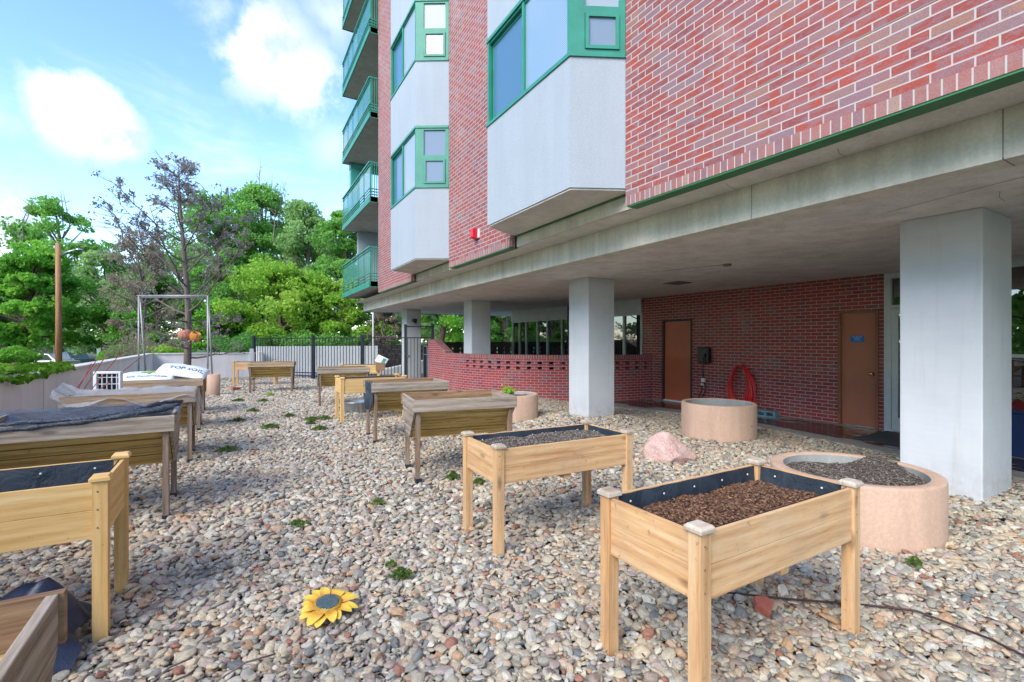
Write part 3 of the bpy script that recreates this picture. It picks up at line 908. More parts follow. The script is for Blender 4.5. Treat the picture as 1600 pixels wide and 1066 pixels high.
fr1, d1 = door(D1[0], D1[1], 'door_red', 'frame_dark', 'door')
d1['label'] = 'rust red steel door beside the black hose box'
m = M(); m.box(XW - 0.03, XW + 0.1, D1[0] + 0.05, D1[1] - 0.05, -0.089, -0.05); m.build('threshold', MT['white_plastic'], fr1)
fr2, d2 = door(D2[0], D2[1], 'door', 'frame_brown', 'door')
d2['label'] = 'brown steel door with blue sign and brass knob'
m = M(); m.lathe([(0.0, 0.0), (0.034, 0.0), (0.036, 0.006), (0.012, 0.012), (0.012, 0.04), (0.028, 0.05), (0.030, 0.066), (0.018, 0.078), (0, 0.08)], 20, mat=Matrix.Translation((XW + 0.034, D2[0] + 0.115, 0.90)) @ Matrix.Rotation(R(-90), 4, 'Y'))
m.build('door_knob', MT['brass'], d2, fix=True)
for z in (0.25, 1.0, 1.78):
    m = M(); m.tube([(XW - 0.028, D2[1] - 0.045, z - 0.05), (XW - 0.028, D2[1] - 0.045, z + 0.05)], 0.009, 8); m.build('hinge', MT['screw'], fr2)


def textobj(name, s, size, mat, mtx, parent=None, ext=0.0, bold=False, fn=None):
    cu = bpy.data.curves.new(name, 'FONT'); cu.body = s; cu.size = size; cu.extrude = ext; cu.align_x = 'CENTER'; cu.align_y = 'CENTER'; cu.resolution_u = 2
    if bold: cu.offset = size * 0.02
    t = bpy.data.objects.new(name + '_tmp', cu); COL.objects.link(t)
    dg = bpy.context.evaluated_depsgraph_get(); dg.update()
    me = bpy.data.meshes.new_from_object(t.evaluated_get(dg))
    bpy.data.objects.remove(t); bpy.data.curves.remove(cu)
    me.name = name
    for v in me.vertices:
        p = v.co.copy()
        v.co = fn(p) if fn else mtx @ p
    me.materials.clear(); me.materials.append(mat)
    o = bpy.data.objects.new(name, me); COL.objects.link(o)
    if parent: o.parent = parent
    return o


# blue sign on the brown door
SY0, SY1, SZ0, SZ1 = 4.375, 4.60, 1.475, 1.60
m = M(); m.box(XW + 0.027, XW + 0.0345, SY0, SY1, SZ0, SZ1); sg = m.build('door_sign', MT['blue_sign'], d2, 0.001)
face = Matrix(((0, 0, -1, XW + 0.0262), (-1, 0, 0, 0), (0, 1, 0, 0), (0, 0, 0, 1)))
for k, (s, sz, zz) in enumerate((('FIRE SPRINKLER', 0.024, 1.575), ('CONTROL', 0.020, 1.545), ('VALVE INSIDE', 0.018, 1.515))):
    textobj('sign_lettering', s, sz, MT['white_ink'], Matrix.Translation((0, (SY0 + SY1) / 2, zz)) @ face, sg, 0.0003)


def storefront(y0, y1, mulls, zh, name, zrail=None, base=-0.09):
    m = M(); t0, t1 = XW - 0.02, XW + 0.09
    m.box(t0, t1, y0, y0 + 0.06, base, 2.70); m.box(t0, t1, y1 - 0.06, y1, base, 2.70)
    m.box(t0, t1, y0 + .06, y1 - .06, zh, zh + 0.05); m.box(t0, t1, y0 + .06, y1 - .06, base, base + 0.10)
    for y in mulls: m.box(t0 - 0.002, t1, y - 0.03, y + 0.03, base + 0.1, zh)
    if zrail: m.box(t0 + 0.004, t1 - 0.01, y0 + .06, y1 - .06, zrail - 0.025, zrail + 0.025)
    fr = m.build(name, MT['alum'], bld)
    m = M(); m.box(XW + 0.03, XW + 0.042, y0 + 0.05, y1 - 0.05, base + 0.09, zh + 0.01); m.build('glazing', MT['glass_dark'], fr)
    return fr


fr = storefront(-5.5, 3.2, [2.2, 1.1, -0.4, -1.6, -2.8, -4.0], 2.60, 'storefront_frame', 1.28)
# glazed entrance between the brick and the storefront
m = M()
m.box(XW - 0.05, XW + 0.09, 3.93, 4.03, -0.09, 2.695); m.box(XW - 0.05, XW + 0.09, 3.215, 3.28, -0.09, 2.695); m.box(XW - 0.05, XW + 0.09, 3.28, 3.93, 2.60, 2.695)
m.box(XW - 0.045, XW + 0.09, 3.28, 3.93, 2.06, 2.13)
fe = m.build('entrance_frame', MT['alum'], bld)
m = M(); m.box(XW + 0.02, XW + 0.03, 3.28, 3.93, 2.13, 2.60); m.build('transom_glass', MT['glass_dark'], fe)
m = M()
m.box(XW - 0.03, XW + 0.02, 3.29, 3.38, -0.06, 2.055); m.box(XW - 0.03, XW + 0.02, 3.83, 3.92, -0.06, 2.055); m.box(XW - 0.03, XW + 0.02, 3.38, 3.83, -0.06, 0.16); m.box(XW - 0.03, XW + 0.02, 3.38, 3.83, 1.97, 2.055)
de = m.build('glazed_door', MT['alum'], bld); m = M(); m.box(XW - 0.012, XW - 0.004, 3.38, 3.83, 0.16, 1.97); m.build('door_glass', MT['glass_dark'], de)
# far shopfront with a pale fascia
m = M(); m.box(XW - 0.05, XW + 0.15, 9.87, 17.05, 2.30, 2.70); m.build('fascia_panel', MT['alum'], bld)
storefront(9.87, 17.05, [10.6, 12.2, 13.1, 13.65, 14.55, 15.2, 16.0, 16.5], 2.24, 'shopfront_frame')
m = M(); m.box(XW - 0.45, XW - 0.052, 12.0, 12.75, -0.1, 2.70); m.build('dark_pier', MT['brick_dark_shade'], bld)
# ceiling fittings
m = M(); m.box(7.78, 8.18, 6.62, 7.02, 2.685, 2.699)
for i in range(7): m.box(7.80, 8.16, 6.65 + i * 0.05, 6.675 + i * 0.05, 2.677, 2.685)
m.build('ceiling_vent', MT['vent'], bld)
m = M(); m.lathe([(0.0, 2.66), (0.05, 2.665), (0.065, 2.68), (0.07, 2.699)], 16, c=(6.73, 4.79)); m.build('smoke_detector', MT['vent'], bld, fix=True)
m = M(); m.tube([(6.73, 4.86, 2.698), (6.60, 5.2, 2.699), (6.55, 5.5, 2.698), (6.42, 5.8, 2.699)], 0.005, 5); m.build('ceiling_conduit', MT['crack'], bld)
for (x0, y0, x1, y1, zz) in ((5.35, 1.35, 5.75, 1.42, 2.699), (5.0, 1.1, 5.3, 2.1, 2.699), (4.20, 3.0, 4.44, 3.05, 3.035), (4.20, 2.0, 4.44, 2.05, 3.035)):
    m = M(); m.tube([(x0, y0, zz), ((x0 + x1) / 2, (y0 + y1) / 2 + 0.02, zz), (x1, y1, zz)], 0.0022, 4); m.build('hairline_crack', MT['crack'], bld)

# red alarm strobe
ya = 8.02; xa = fx(ya)
t = thing('fire_alarm', 'small red fire alarm strobe on the brick between the two bays', 'fire alarm', (xa, ya, 3.47))
m = M(); m.box(-0.03, -0.001, -0.11, 0.11, -0.08, 0.08); m.build('back_plate', MT['white_plastic'], t, 0.005)
m = M(); m.prism([(-0.13, -0.07), (-0.031, -0.10), (-0.031, 0.10), (-0.13, 0.09)], -0.065, 0.055, 0, axis='y'); m.build('strobe_housing', MT['alarm'], t, 0.008, fix=True)

# ------------------------------------------------------------------ things by the wall
t = thing('hose_box', 'black wall box with hanging cords beside the rust red door', 'wall box', (XW, 7.76, 1.16))
m = M(); m.box(-0.14, -0.001, -0.155, 0.155, -0.20, 0.19); m.build('box_body', MT['black_plastic'], t, 0.02)
m = M(); m.box(-0.165, -0.141, -0.14, 0.14, 0.02, 0.16); m.box(-0.20, -0.166, -0.10, -0.02, -0.05, 0.05); m.build('box_lid', MT['black_plastic'], t, 0.008)
m = M(); m.tube([(-0.17, -0.06, -0.06), (-0.19, -0.06, -0.18), (-0.15, -0.02, -0.35), (-0.12, -0.01, -0.6), (-0.10, 0.05, -0.85), (-0.14, 0.16, -1.16), (-0.16, 0.22, -1.24)], 0.012, 6)
m.build('cord', MT['cord'], t)
m = M(); m.tube([(-0.10, 0.0, -0.62), (-0.08, -0.06, -0.8), (-0.09, 0.02, -1.0), (-0.2, 0.1, -1.23)], 0.012, 6); m.build('cord', MT['cord'], t)
m = M(); m.box(-0.14, -0.08, -0.05, 0.04, -0.66, -0.56); m.box(-0.13, -0.09, -0.01, 0.06, -0.74, -0.69); m.build('outlet_plug', MT['staple'], t, 0.006)

t = thing('garden_hose', 'long red hose coiled and hung on the dark brick wall', 'hose', (XW, 6.80, 0.93))
m = M(); m.box(-0.10, -0.001, -0.05, 0.03, -0.02, 0.06); m.build('hook', MT['screw'], t, 0.006)
rr = random.Random(5)
m = M()
P = []
for c in range(11):
    w = 0.175 + 0.06 * rr.random() + 0.008 * c; h = 0.37 + 0.09 * rr.random() + 0.01 * c; dx = -0.05 - 0.018 * (c % 4); dy = rr.uniform(-0.05, 0.05) - (0.05 if c > 5 else 0)
    for i in range(28):
        w_ = 2 * math.pi * i / 28
        f_ = (1 - math.cos(w_)) / 2
        y = (w * (0.92 + 0.25 * f_)) * math.sin(w_) + dy * f_
        z = 0.02 - h * (1 - math.cos(w_))
        P.append((dx - 0.02 * math.sin(w_ * 2 + c) - 0.03 * f_, y, max(z, -1.0)))
m.tube(P, 0.0165, 7)
m.build('hose_coil', MT['hose'], t)
m = M(); m.tube([P[-1], (-0.07, -0.22, -0.35), (-0.08, -0.36, -0.8), (-0.14, -0.42, -0.99), (-0.25, -0.36, -1.005), (-0.36, -0.2, -1.005)], 0.0135, 7); m.build('hose_tail', MT['hose'], t)

t = thing('cinder_block', 'blue grey hollow concrete block on the walkway beside the hose', 'concrete block', (9.78, 6.02, -0.088), R(8))
m = M(); L_, W_, H_ = 0.39, 0.19, 0.13
m.box(-W_ / 2, W_ / 2, -L_ / 2, L_ / 2, 0, 0.03); m.box(-W_ / 2, W_ / 2, -L_ / 2, L_ / 2, H_ - 0.03, H_)
for yy in (-L_ / 2, -0.015, L_ / 2 - 0.03): m.box(-W_ / 2, W_ / 2, yy, yy + 0.03, 0.03, H_ - 0.03)
m.build('block_shell', MT['blue_block'], t, 0.005)
m = M(); m.box(0, 0, 0, 0, 0, 0)
m = M(); m.box(8.75, 9.95, 3.05, 3.95, -0.084, -0.068); tag(m.build('door_mat', MT['mat'], None, 0.006), 'dark grey mat on the walkway at the glazed entrance', 'door mat')
# navy bin by the storefront
t = thing('recycling_bin', 'navy blue bin against the storefront behind the near column', 'bin', (9.50, 2.10, -0.088))
m = M(); m.prism([(-0.24, -0.30), (0.24, -0.30), (0.24, 0.30), (-0.24, 0.30)], 0, 0.6); 
for i in range(4):
    x, y, z = m.v[i]; m.v[i] = (x * 0.85, y * 0.85, z)
b_ = m.build('bin_body', MT['bin'], t, 0.02)
m = M(); m.box(-0.27, 0.27, -0.33, 0.33, 0.601, 0.65); m.build('bin_rim', MT['bin'], t, 0.01)
m = M()
m.grid(lambda u, v: ((u - .5) * 0.46, (v - .5) * 0.55, 0.652 + 0.16 * math.sin(math.pi * u) * math.sin(math.pi * v) * (0.7 + 0.6 * noise.noise(Vector((u * 4, v * 4, 3))))), 16, 16)
tag(m.build('bundled_bag', MT['red_cloth']), 'dark red crumpled bag lying on the navy bin', 'bag').location = (9.5, 2.1, -0.088)

# ------------------------------------------------------------------ garden walls
ox, oy, rx, ry = 10.3, 14.0, 4.42, 4.52
HT = 1.13


def arc_pt(t, off=0.0):
    """t from 0 (meets the building) to 1 (meets the pier); superellipse quarter"""
    w = R(270) - t * R(90)
    c, s_ = math.cos(w), math.sin(w); e = 2 / 2.25
    x = ox - (rx - off) * abs(c) ** e; y = oy - (ry - off) * abs(s_) ** e
    return Vector((x, y, 0))


S = [0.0]; NA = 220
AP = [arc_pt(i / NA) for i in range(NA + 1)]
for i in range(NA): S.append(S[-1] + (AP[i + 1] - AP[i]).length)


def at_s(s, off=0.0):
    s = max(0, min(S[-1], s)); lo, hi = 0, NA
    while hi - lo > 1:
        q = (lo + hi) // 2
        if S[q] <= s: lo = q
        else: hi = q
    f = (s - S[lo]) / max(1e-9, S[hi] - S[lo]); p = arc_pt((lo + f) / NA)
    t = (AP[hi] - AP[lo]).normalized(); n = Vector((t.y, -t.x, 0))
    if n.dot(Vector((ox, oy, 0)) - p) < 0: n = -n
    return p + n * off


cw = thing('curved_brick_wall', 'curved red brick garden wall with two rows of square holes', 'brick wall')
m = M(); TH = 0.20; LT = S[-1]
BW = 0.212; BHH = 0.0697
zr = [-0.3, HT - 0.105 - 3 * BHH - 2 * BHH, HT - 0.105 - 2 * BHH - BHH, 0, 0, 0]
z_h2 = (10.4 * BHH); rows = [(HT - 0.105 - 2.0 * BHH, HT - 0.105 - 1.0 * BHH), (HT - 0.105 - 4.0 * BHH, HT - 0.105 - 3.0 * BHH)]


def wseg(s0, s1, z0, z1, n=1):
    for i in range(n):
        a0 = s0 + (s1 - s0) * i / n; a1 = s0 + (s1 - s0) * (i + 1) / n
        o0, o1, i0, i1 = at_s(a0), at_s(a1), at_s(a0, TH), at_s(a1, TH)
        P = [o0, o1, i1, i0]
        b = len(m.v); m.v += [(p.x, p.y, z0) for p in P] + [(p.x, p.y, z1) for p in P]
        for q, uv in (((0, 1, 5, 4), [(a0, z0), (a1, z0), (a1, z1), (a0, z1)]), ((2, 3, 7, 6), [(a1, z0), (a0, z0), (a0, z1), (a1, z1)]),
                      ((1, 2, 6, 5), [(0, z0), (TH, z0), (TH, z1), (0, z1)]), ((3, 0, 4, 7), [(TH, z0), (0, z0), (0, z1), (TH, z1)]),
                      ((3, 2, 1, 0), [(a0, 0), (a1, 0), (a1, TH), (a0, TH)]), ((4, 5, 6, 7), [(a0, 0), (a1, 0), (a1, TH), (a0, TH)])):
            m.idx([b + k for k in q], uv)


nseg = int(LT / 0.212)
wseg(0, LT, -0.3, rows[1][0], 60)
wseg(0, LT, rows[1][1], rows[0][0], 60)
wseg(0, LT, rows[0][1], HT - 0.106, 60)
hs = 0.30
for (z0, z1) in rows:
    s = 0.1
    wseg(0, 0.1, z0, z1)
    while s + hs < LT - 0.9:
        wseg(s + 0.115, s + hs, z0, z1, 1); s += hs
    wseg(s, LT, z0, z1, 6)
m.build('wall_body', MT['brick_wall'], cw)
m = M(); wseg(0, LT, HT - 0.105, HT, 60); m.build('wall_cap', MT['brick_cap'], cw)
# pier with raked shoulder
e = at_s(LT); px_, py_ = e.x, e.y
m = M(); m.prism([(py_, -0.1), (py_ + 1.5, -0.1), (py_ + 1.5, 1.48), (py_ + 0.95, 1.48), (py_, HT)], px_ + 0.002, px_ + 0.198, 0, axis='x'); m.build('pier', MT['brick_wall'], cw, fix=True)
m = M(); m.prism([(py_, HT + .001), (py_ + 0.95, 1.481), (py_ + 1.5, 1.481), (py_ + 1.5, 1.55), (py_ + 0.92, 1.55), (py_, HT + 0.07)], px_ - 0.01, px_ + 0.21, 0, axis='x'); m.build('pier_cap', MT['brick_cap'], cw, fix=True)

# perforated wall at the back of the patio, its shade put into near-black brick
m = M()
yP = 17.3; HP = 1.46; xs0, xs1 = 6.75, 13.5
rowsP = [(1.0, 1.09), (1.16, 1.25)]
zc = -0.1
for (z0, z1) in rowsP + [(HP, HP)]:
    m.box(xs0, xs1, yP, yP + 0.15, zc, z0)
    if z0 < HP:
        x = xs0 + 0.12
        m.box(xs0, x, yP, yP + 0.15, z0, z1)
        while x < xs1 - 0.4:
            m.box(x + 0.12, x + 0.33, yP, yP + 0.15, z0, z1); x += 0.33
    zc = z1
tag(m.build('perforated_wall', MT['brick_dark_shade']), 'brick wall painted dark for shade, pierced by square holes at the back of the patio', 'wall')
m = M(); m.box(7.0, 10.2, 10.2, 17.3, -0.3, -0.05); struct(m.build('patio_floor', MT['pavement']))

# parapet round the terrace
pw = thing('parapet_wall', 'low grey painted parapet wall along the left side and far corner of the terrace', 'wall')
m = M(); m.box(-2.6, -2.4, -5, 22.9, -1.2, 0.97); m.build('side_wall', MT['plaster'], pw)
m = M(); m.box(-2.6, 1.05, 22.901, 23.1, -1.2, 0.97); m.box(0.85, 1.0, 22.84, 22.9, 0.0, 1.18); m.build('end_wall', MT['plaster'], pw)
m = M(); m.box(-2.63, -2.37, -5, 22.87, 0.971, 1.03); m.box(-2.63, 1.07, 22.871, 23.13, 0.971, 1.03); m.build('coping', MT['plaster_cap'], pw, 0.01)
m = M()
for y in (1.0, 4.0, 7.0, 10.0, 13.0, 16.0, 19.0): m.box(-2.402, -2.398, y, y + 0.012, -0.3, 0.97)
m.build('wall_joint', MT['crack'], pw)
m = M(); m.box(1.3, 7.3, 27.0, 27.25, -0.1, 1.23); m.box(1.3, 1.5, 25.2, 27.0, -0.1, 1.0)
tag(m.build('roadside_wall', MT['white_wall'], None, 0.01), 'plain white wall standing behind the black railings', 'wall')
m = M(); m.prism([(6.0, -0.05), (9.8, -0.05), (9.8, 0.9), (6.0, 0.15)], 22.0, 22.4, 0, axis='y')
tag(m.build('ramp_wall', MT['white_wall'], None, 0.01, fix=True), 'pale sloping ramp wall behind the railings near the gate', 'wall')
m = M()
for i in range(14):
    for j in range(5):
        x = 7.4 + i * 0.33 + (j % 2) * 0.16; m.box(x, x + 0.31, 28.0 + 0.03 * ((i * 7 + j) % 3), 28.4, -0.1 + j * 0.28, 0.16 + j * 0.28)
tag(m.build('stone_retaining_wall', MT['brick_dark_shade'], None, 0.02), 'dark block retaining wall behind the railings beside the white wall', 'wall')

# black railings and gate
A0, A1 = Vector((1.03, 23.2, 0)), Vector((5.567, 16.926, 0))
fd = (A1 - A0); FL = fd.length; fd.normalize(); fang = math.atan2(fd.y, fd.x)
fence = thing('metal_fence', 'tall black metal picket fence across the far end of the terrace', 'fence', A0, fang)
m = M()
for z in (0.10, 0.22, 1.60): m.box(0, FL, -0.015, 0.015, z, z + 0.035)
for i in range(int(FL / 0.15)):
    x = 0.06 + i * 0.15; m.box(x - 0.009, x + 0.009, -0.0089, 0.0091, 0.04, 1.62)
m.build('picket_panel', MT['black_metal'], fence)
for x in (0, 3.34, 5.78):
    m = M(); m.box(x - 0.05, x + 0.05, -0.05, 0.05, 0, 1.70); m.box(x - 0.06, x + 0.06, -0.06, 0.06, 1.701, 1.72); m.build('post', MT['black_metal'], fence)
gate = thing('metal_gate', 'black metal picket gate under a taller frame with a crossbar', 'gate', A1, R(-30.6))
for x in (0.0, 0.98):
    m = M(); m.box(x - 0.045, x + 0.045, -0.045, 0.045, 0, 2.10); m.build('gate_post', MT['black_metal'], gate)
m = M(); m.box(0.045, 0.935, -0.02, 0.02, 2.0, 2.045); m.build('crossbar', MT['black_metal'], gate)
m = M()
for z in (0.08, 1.60): m.box(0.06, 0.92, -0.015, 0.015, z, z + 0.035)
for i in range(8): x = 0.07 + i * 0.119; m.box(x - 0.009, x + 0.009, -0.009, 0.009, 0.06, 1.64)
m.build('gate_leaf', MT['black_metal'], gate)
m = M(); m.lathe([(0, 0), (0.05, 0), (0.05, 0.02), (0.02, 0.03), (0.02, 0.06), (0.035, 0.08), (0, 0.10)], 14, mat=Matrix.Translation((0.12, -0.016, 0.95)) @ Matrix.Rotation(R(90), 4, 'X')); m.build('latch_knob', MT['galv'], gate, fix=True)
g2 = thing('garden_gate', 'small grey framed gate fixed to the end of the curved brick wall', 'gate', (px_ - 0.02, py_ + 1.52, 0), R(78))
m = M(); m.box(0, 0.05, -0.02, 0.02, 0.05, 1.35); m.box(0.85, 0.90, -0.02, 0.02, 0.05, 1.35); m.box(0.05, 0.85, -0.02, 0.02, 1.30, 1.35); m.box(0.05, 0.85, -0.02, 0.02, 0.05, 0.10); m.box(0.05, 0.85, -0.018, 0.018, 1.02, 1.05); m.build('gate_frame', MT['grey_metal'], g2)
m = M()
for i in range(6): m.box(0.13 + i * 0.125, 0.15 + i * 0.125, -0.01, 0.01, 0.1, 1.3)
m.build('gate_bars', MT['black_metal'], g2)

# ------------------------------------------------------------------ raised cedar planters
BTS = {}


def wavy_liner(L, W, z0, z1, t=0.004, amp=0.007, seed=0):
    m = M(); nL, nW = 26, 14
    per = []
    for i in range(nL): per.append((-L / 2 + L * i / nL, -W / 2, 0, 1))
    for i in range(nW): per.append((L / 2, -W / 2 + W * i / nW, -1, 0))
    for i in range(nL): per.append((L / 2 - L * i / nL, W / 2, 0, -1))
    for i in range(nW): per.append((-L / 2, W / 2 - W * i / nW, 1, 0))
    NP = len(per); NZ = 7; b = 0
    for k in range(NZ + 1):
        f = k / NZ
        for i, (x, y, nx_, ny_) in enumerate(per):
            d = 0.004 + amp * (1 - f * 0.6) * (1 + noise.noise(Vector((x * 7 + seed, y * 7, f * 2.0)))) + (1 - f) * 0.012
            zz = z0 + (z1 - z0) * f + (0.004 * noise.noise(Vector((x * 12 + seed, y * 12, 0))) if k == NZ else 0)
            m.v.append((x + nx_ * d, y + ny_ * d, zz))
    for k in range(NZ):
        for i in range(NP):
            j = (i + 1) % NP
            m.idx([k * NP + i, (k + 1) * NP + i, (k + 1) * NP + j, k * NP + j], None, 0, True)
    return m


def soil_mesh(L, W, z, amp=0.02, seed=0, nu=40, nv=22, mound=0.0):
    m = M()

    def fn(u, v):
        x, y = (u - .5) * L, (v - .5) * W
        e = min(u, 1 - u, v, 1 - v)
        zz = z + amp * (noise.noise(Vector((x * 5 + seed, y * 5, 0))) + 0.5 * noise.noise(Vector((x * 16 + seed, y * 16, 1)))) + mound * min(1, e * 5)
        return (x, y, zz)
    return m.grid(fn, nu, nv)


def chips(L, W, zf, n, size=(0.007, 0.026), seed=1, round_=None):
    r = np.random.RandomState(seed)
    x = (r.rand(n) - .5) * L; y = (r.rand(n) - .5) * W
    if round_:
        k = np.hypot(x, y) < round_; x, y = x[k], y[k]; n = len(x)
    z = np.array([zf(a_, b_) for a_, b_ in zip(x, y)])
    s = size[0] + (size[1] - size[0]) * r.rand(n) ** 2; a = r.rand(n) * 6.28; tl = (r.rand(n) - .5) * 1.0
    w = s * (0.2 + 0.25 * r.rand(n)); th = 0.0025 + 0.003 * r.rand(n)
    base = np.array([(-1, -1, -1), (1, -1, -1), (1, 1, -1), (-1, 1, -1), (-1, -1, 1), (1, -1, 1), (1, 1, 1), (-1, 1, 1)], float) * .5
    V = base[None] * np.stack([s, w, th], 1)[:, None, :]
    ct, st = np.cos(tl)[:, None], np.sin(tl)[:, None]
    X, Y, Z = V[..., 0], V[..., 1], V[..., 2]
    X, Z = X * ct - Z * st, X * st + Z * ct
    ca, sa = np.cos(a)[:, None], np.sin(a)[:, None]
    X, Y = X * ca - Y * sa, X * sa + Y * ca
    V = np.stack([X + x[:, None], Y + y[:, None], Z + z[:, None] + 0.004], -1).reshape(-1, 3)
    F0 = np.array([(0, 3, 2, 1), (4, 5, 6, 7), (0, 1, 5, 4), (1, 2, 6, 5), (2, 3, 7, 6), (3, 0, 4, 7)])
    F = (F0[None] + 8 * np.arange(n)[:, None, None]).reshape(-1, 4)
    return V, F


def cedar_planter(label, loc, rz, L=1.23, W=0.56, H=0.755, ph=0.275, soil=0.66, wood='cedar', cap='capwood', group='raised cedar planter boxes', nchips=0, soilm='soil', seed=0, empty=False):
    t = thing('cedar_planter', label, 'planter', (loc[0], loc[1], 0), rz, group)
    lw = 0.062
    for sx in (-1, 1):
        for sy in (-1, 1):
            x0 = sx * (L / 2) - (lw if sx > 0 else 0); y0 = sy * (W / 2) - (lw if sy > 0 else 0)
            m = M(); m.box(x0, x0 + lw, y0, y0 + lw, -0.03, H)
            for zz in (H - 0.05, H - 0.14, H - 0.23):
                ys = y0 - 0.0015 if sy < 0 else y0 + lw
                m.lathe([(0.0045, 0), (0.0045, 0.0015), (0, 0.0016)], 8, mat=Matrix.Translation((x0 + lw * 0.35, ys, zz)) @ Matrix.Rotation(R(90 if sy < 0 else -90), 4, 'X'), mi=1, sm=False)
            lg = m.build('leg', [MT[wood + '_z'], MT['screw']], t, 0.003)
            m = M(); c = 0.012; q = 0.010
            P0 = [(x0 - c, y0 - c), (x0 + lw + c, y0 - c), (x0 + lw + c, y0 + lw + c), (x0 - c, y0 + lw + c)]
            m.prism(P0, H + 0.001, H + 0.016)
            P1 = [(x0 - c + q, y0 - c + q), (x0 + lw + c - q, y0 - c + q), (x0 + lw + c - q, y0 + lw + c - q), (x0 - c + q, y0 + lw + c - q)]
            b = len(m.v); m.v += [(p[0], p[1], H + 0.0162) for p in P0] + [(p[0], p[1], H + 0.028) for p in P1]
            for i in range(4): j = (i + 1) % 4; m.idx([b + i, b + j, b + 4 + j, b + 4 + i])
            m.idx([b + 4, b + 5, b + 6, b + 7])
            m.build('post_cap', MT[cap], lg, 0.002)
    zb = H - ph; zm = H - ph * 0.5
    for sy in (-1, 1):
        ys = sy * (W / 2 - 0.012); ye = sy * (W / 2 - 0.030)
        m = M(); m.box(-L / 2 + lw, L / 2 - lw, ys, ye, zm + 0.0008, H - 0.006); m.box(-L / 2 + lw, L / 2 - lw, ys, ye, zb, zm - 0.0008)
        m.build('long_side_board', MT[wood + '_x'], t, 0.002)
    for sx in (-1, 1):
        xs = sx * (L / 2 - 0.012); xe = sx * (L / 2 - 0.030)
        m = M(); m.box(xs, xe, -W / 2 + lw, W / 2 - lw, zm + 0.0008, H - 0.006); m.box(xs, xe, -W / 2 + lw, W / 2 - lw, zb, zm - 0.0008)
        m.build('end_board', MT[wood + '_y'], t, 0.002)
    m = M(); m.box(-L / 2 + .031, L / 2 - .031, -W / 2 + .031, W / 2 - .031, zb + 0.005, zb + 0.02); m.box(-0.03, 0.03, -W / 2 + .033, W / 2 - .033, zb - 0.04, zb + 0.004); m.build('bottom_board', MT[wood + '_x'], t)
    Li, Wi = L - 0.064, W - 0.064
    ln = wavy_liner(Li, Wi, zb + 0.03, H - 0.008, seed=seed)
    if empty:
        ln.grid(lambda u, v: ((u - .5) * (Li - .03), (v - .5) * (Wi - .03), zb + 0.03 + 0.02 * noise.noise(Vector((u * 6, v * 4, seed)))), 12, 8)
    lo = ln.build('fabric_liner', MT['liner'], t)
    m = M(); k = 0
    for sy in (-1, 1):
        for i in range(5):
            m.lathe([(0.006, 0), (0.005, 0.002), (0, 0.003)], 8, mat=Matrix.Translation((-Li / 2 + Li * (i + 0.5) / 5, sy * (Wi / 2 - 0.021), H - 0.045)) @ Matrix.Rotation(R(90 if sy > 0 else -90), 4, 'X'), sm=False)
    for i in range(2):
        m.lathe([(0.006, 0), (0.005, 0.002), (0, 0.003)], 8, mat=Matrix.Translation((Li / 2 - 0.021, -Wi / 2 + Wi * (i + 0.5) / 2, H - 0.045)) @ Matrix.Rotation(R(-90), 4, 'Y'), sm=False)
    m.build('liner_buttons', MT['staple'], lo, fix=True)
    if not empty:
        sm_ = soil_mesh(Li - 0.012, Wi - 0.012, soil, 0.02, seed, 36, 20, 0.02)
        so = sm_.build('soil', MT[soilm], t)
        if nchips:
            zf = lambda x, y: soil + 0.02 * (noise.noise(Vector((x * 5 + seed, y * 5, 0))) + 0.5 * noise.noise(Vector((x * 16 + seed, y * 16, 1)))) + 0.02 * min(1, min(.5 - abs(x) / Li, .5 - abs(y) / Wi) * 5)
            V, F = chips(Li - 0.05, Wi - 0.05, zf, nchips, seed=seed + 3)
            o = npmesh('bark_chips', V, F, MT['chip'] if soilm == 'soil' else MT['chip_grey'], so); o['kind'] = 'stuff'
    return t


GA = 'raised cedar planter boxes'
cedar_planter('light cedar planter box nearest the camera, filled with reddish bark mulch', (2.19, 1.52), 0, 1.24, 0.58, 0.755, 0.275, 0.655, nchips=7500, seed=1)
cedar_planter('light cedar planter box with dry twiggy soil, left of the pink boulder', (2.24, 3.21), R(-2), 1.24, 0.60, 0.75, 0.25, 0.69, nchips=2600, soilm='soil_grey', seed=2)
t3 = cedar_planter('empty pine planter box lined with black fabric at the left edge', (-1.13, 3.43), 0, 1.24, 0.61, 0.80, 0.285, wood='pine', cap='pine_x', seed=3, empty=True)
m = M(); m.lathe([(0.020, 0), (0.024, 0.001), (0.020, 0.0015)], 20, sm=False); m.box(-0.003, 0.003, -0.015, 0.015, 0, 0.001); m.box(-0.012, 0.012, -0.003, 0.003, 0.0012, 0.002)
s = m.build('burnt_stamp', MT['vent'], t3); s.matrix_local = Matrix.Translation((0.605, -0.02, 0.66)) @ Matrix.Rotation(R(90), 4, 'Y') @ Matrix.Scale(1.3, 4)
cedar_planter('yellow pine planter box standing over a small galvanised tub, between two grey troughs', (2.45, 9.58), R(-1), 1.24, 0.58, 0.80, 0.28, 0.755, wood='pine', cap='pine_x', seed=4)
cedar_planter('farthest cedar planter box, half hidden behind the distant grey trough by the fence', (0.88, 18.7), R(-14), 1.3, 0.6, 0.80, 0.26, 0.75, seed=5)
cedar_planter('small pine planter box with a seed bag on it near the gate', (3.45, 14.75), R(-12), 1.1, 0.5, 0.80, 0.26, 0.75, wood='pine', cap='pine_x', seed=6)

# ------------------------------------------------------------------ weathered V-shaped troughs


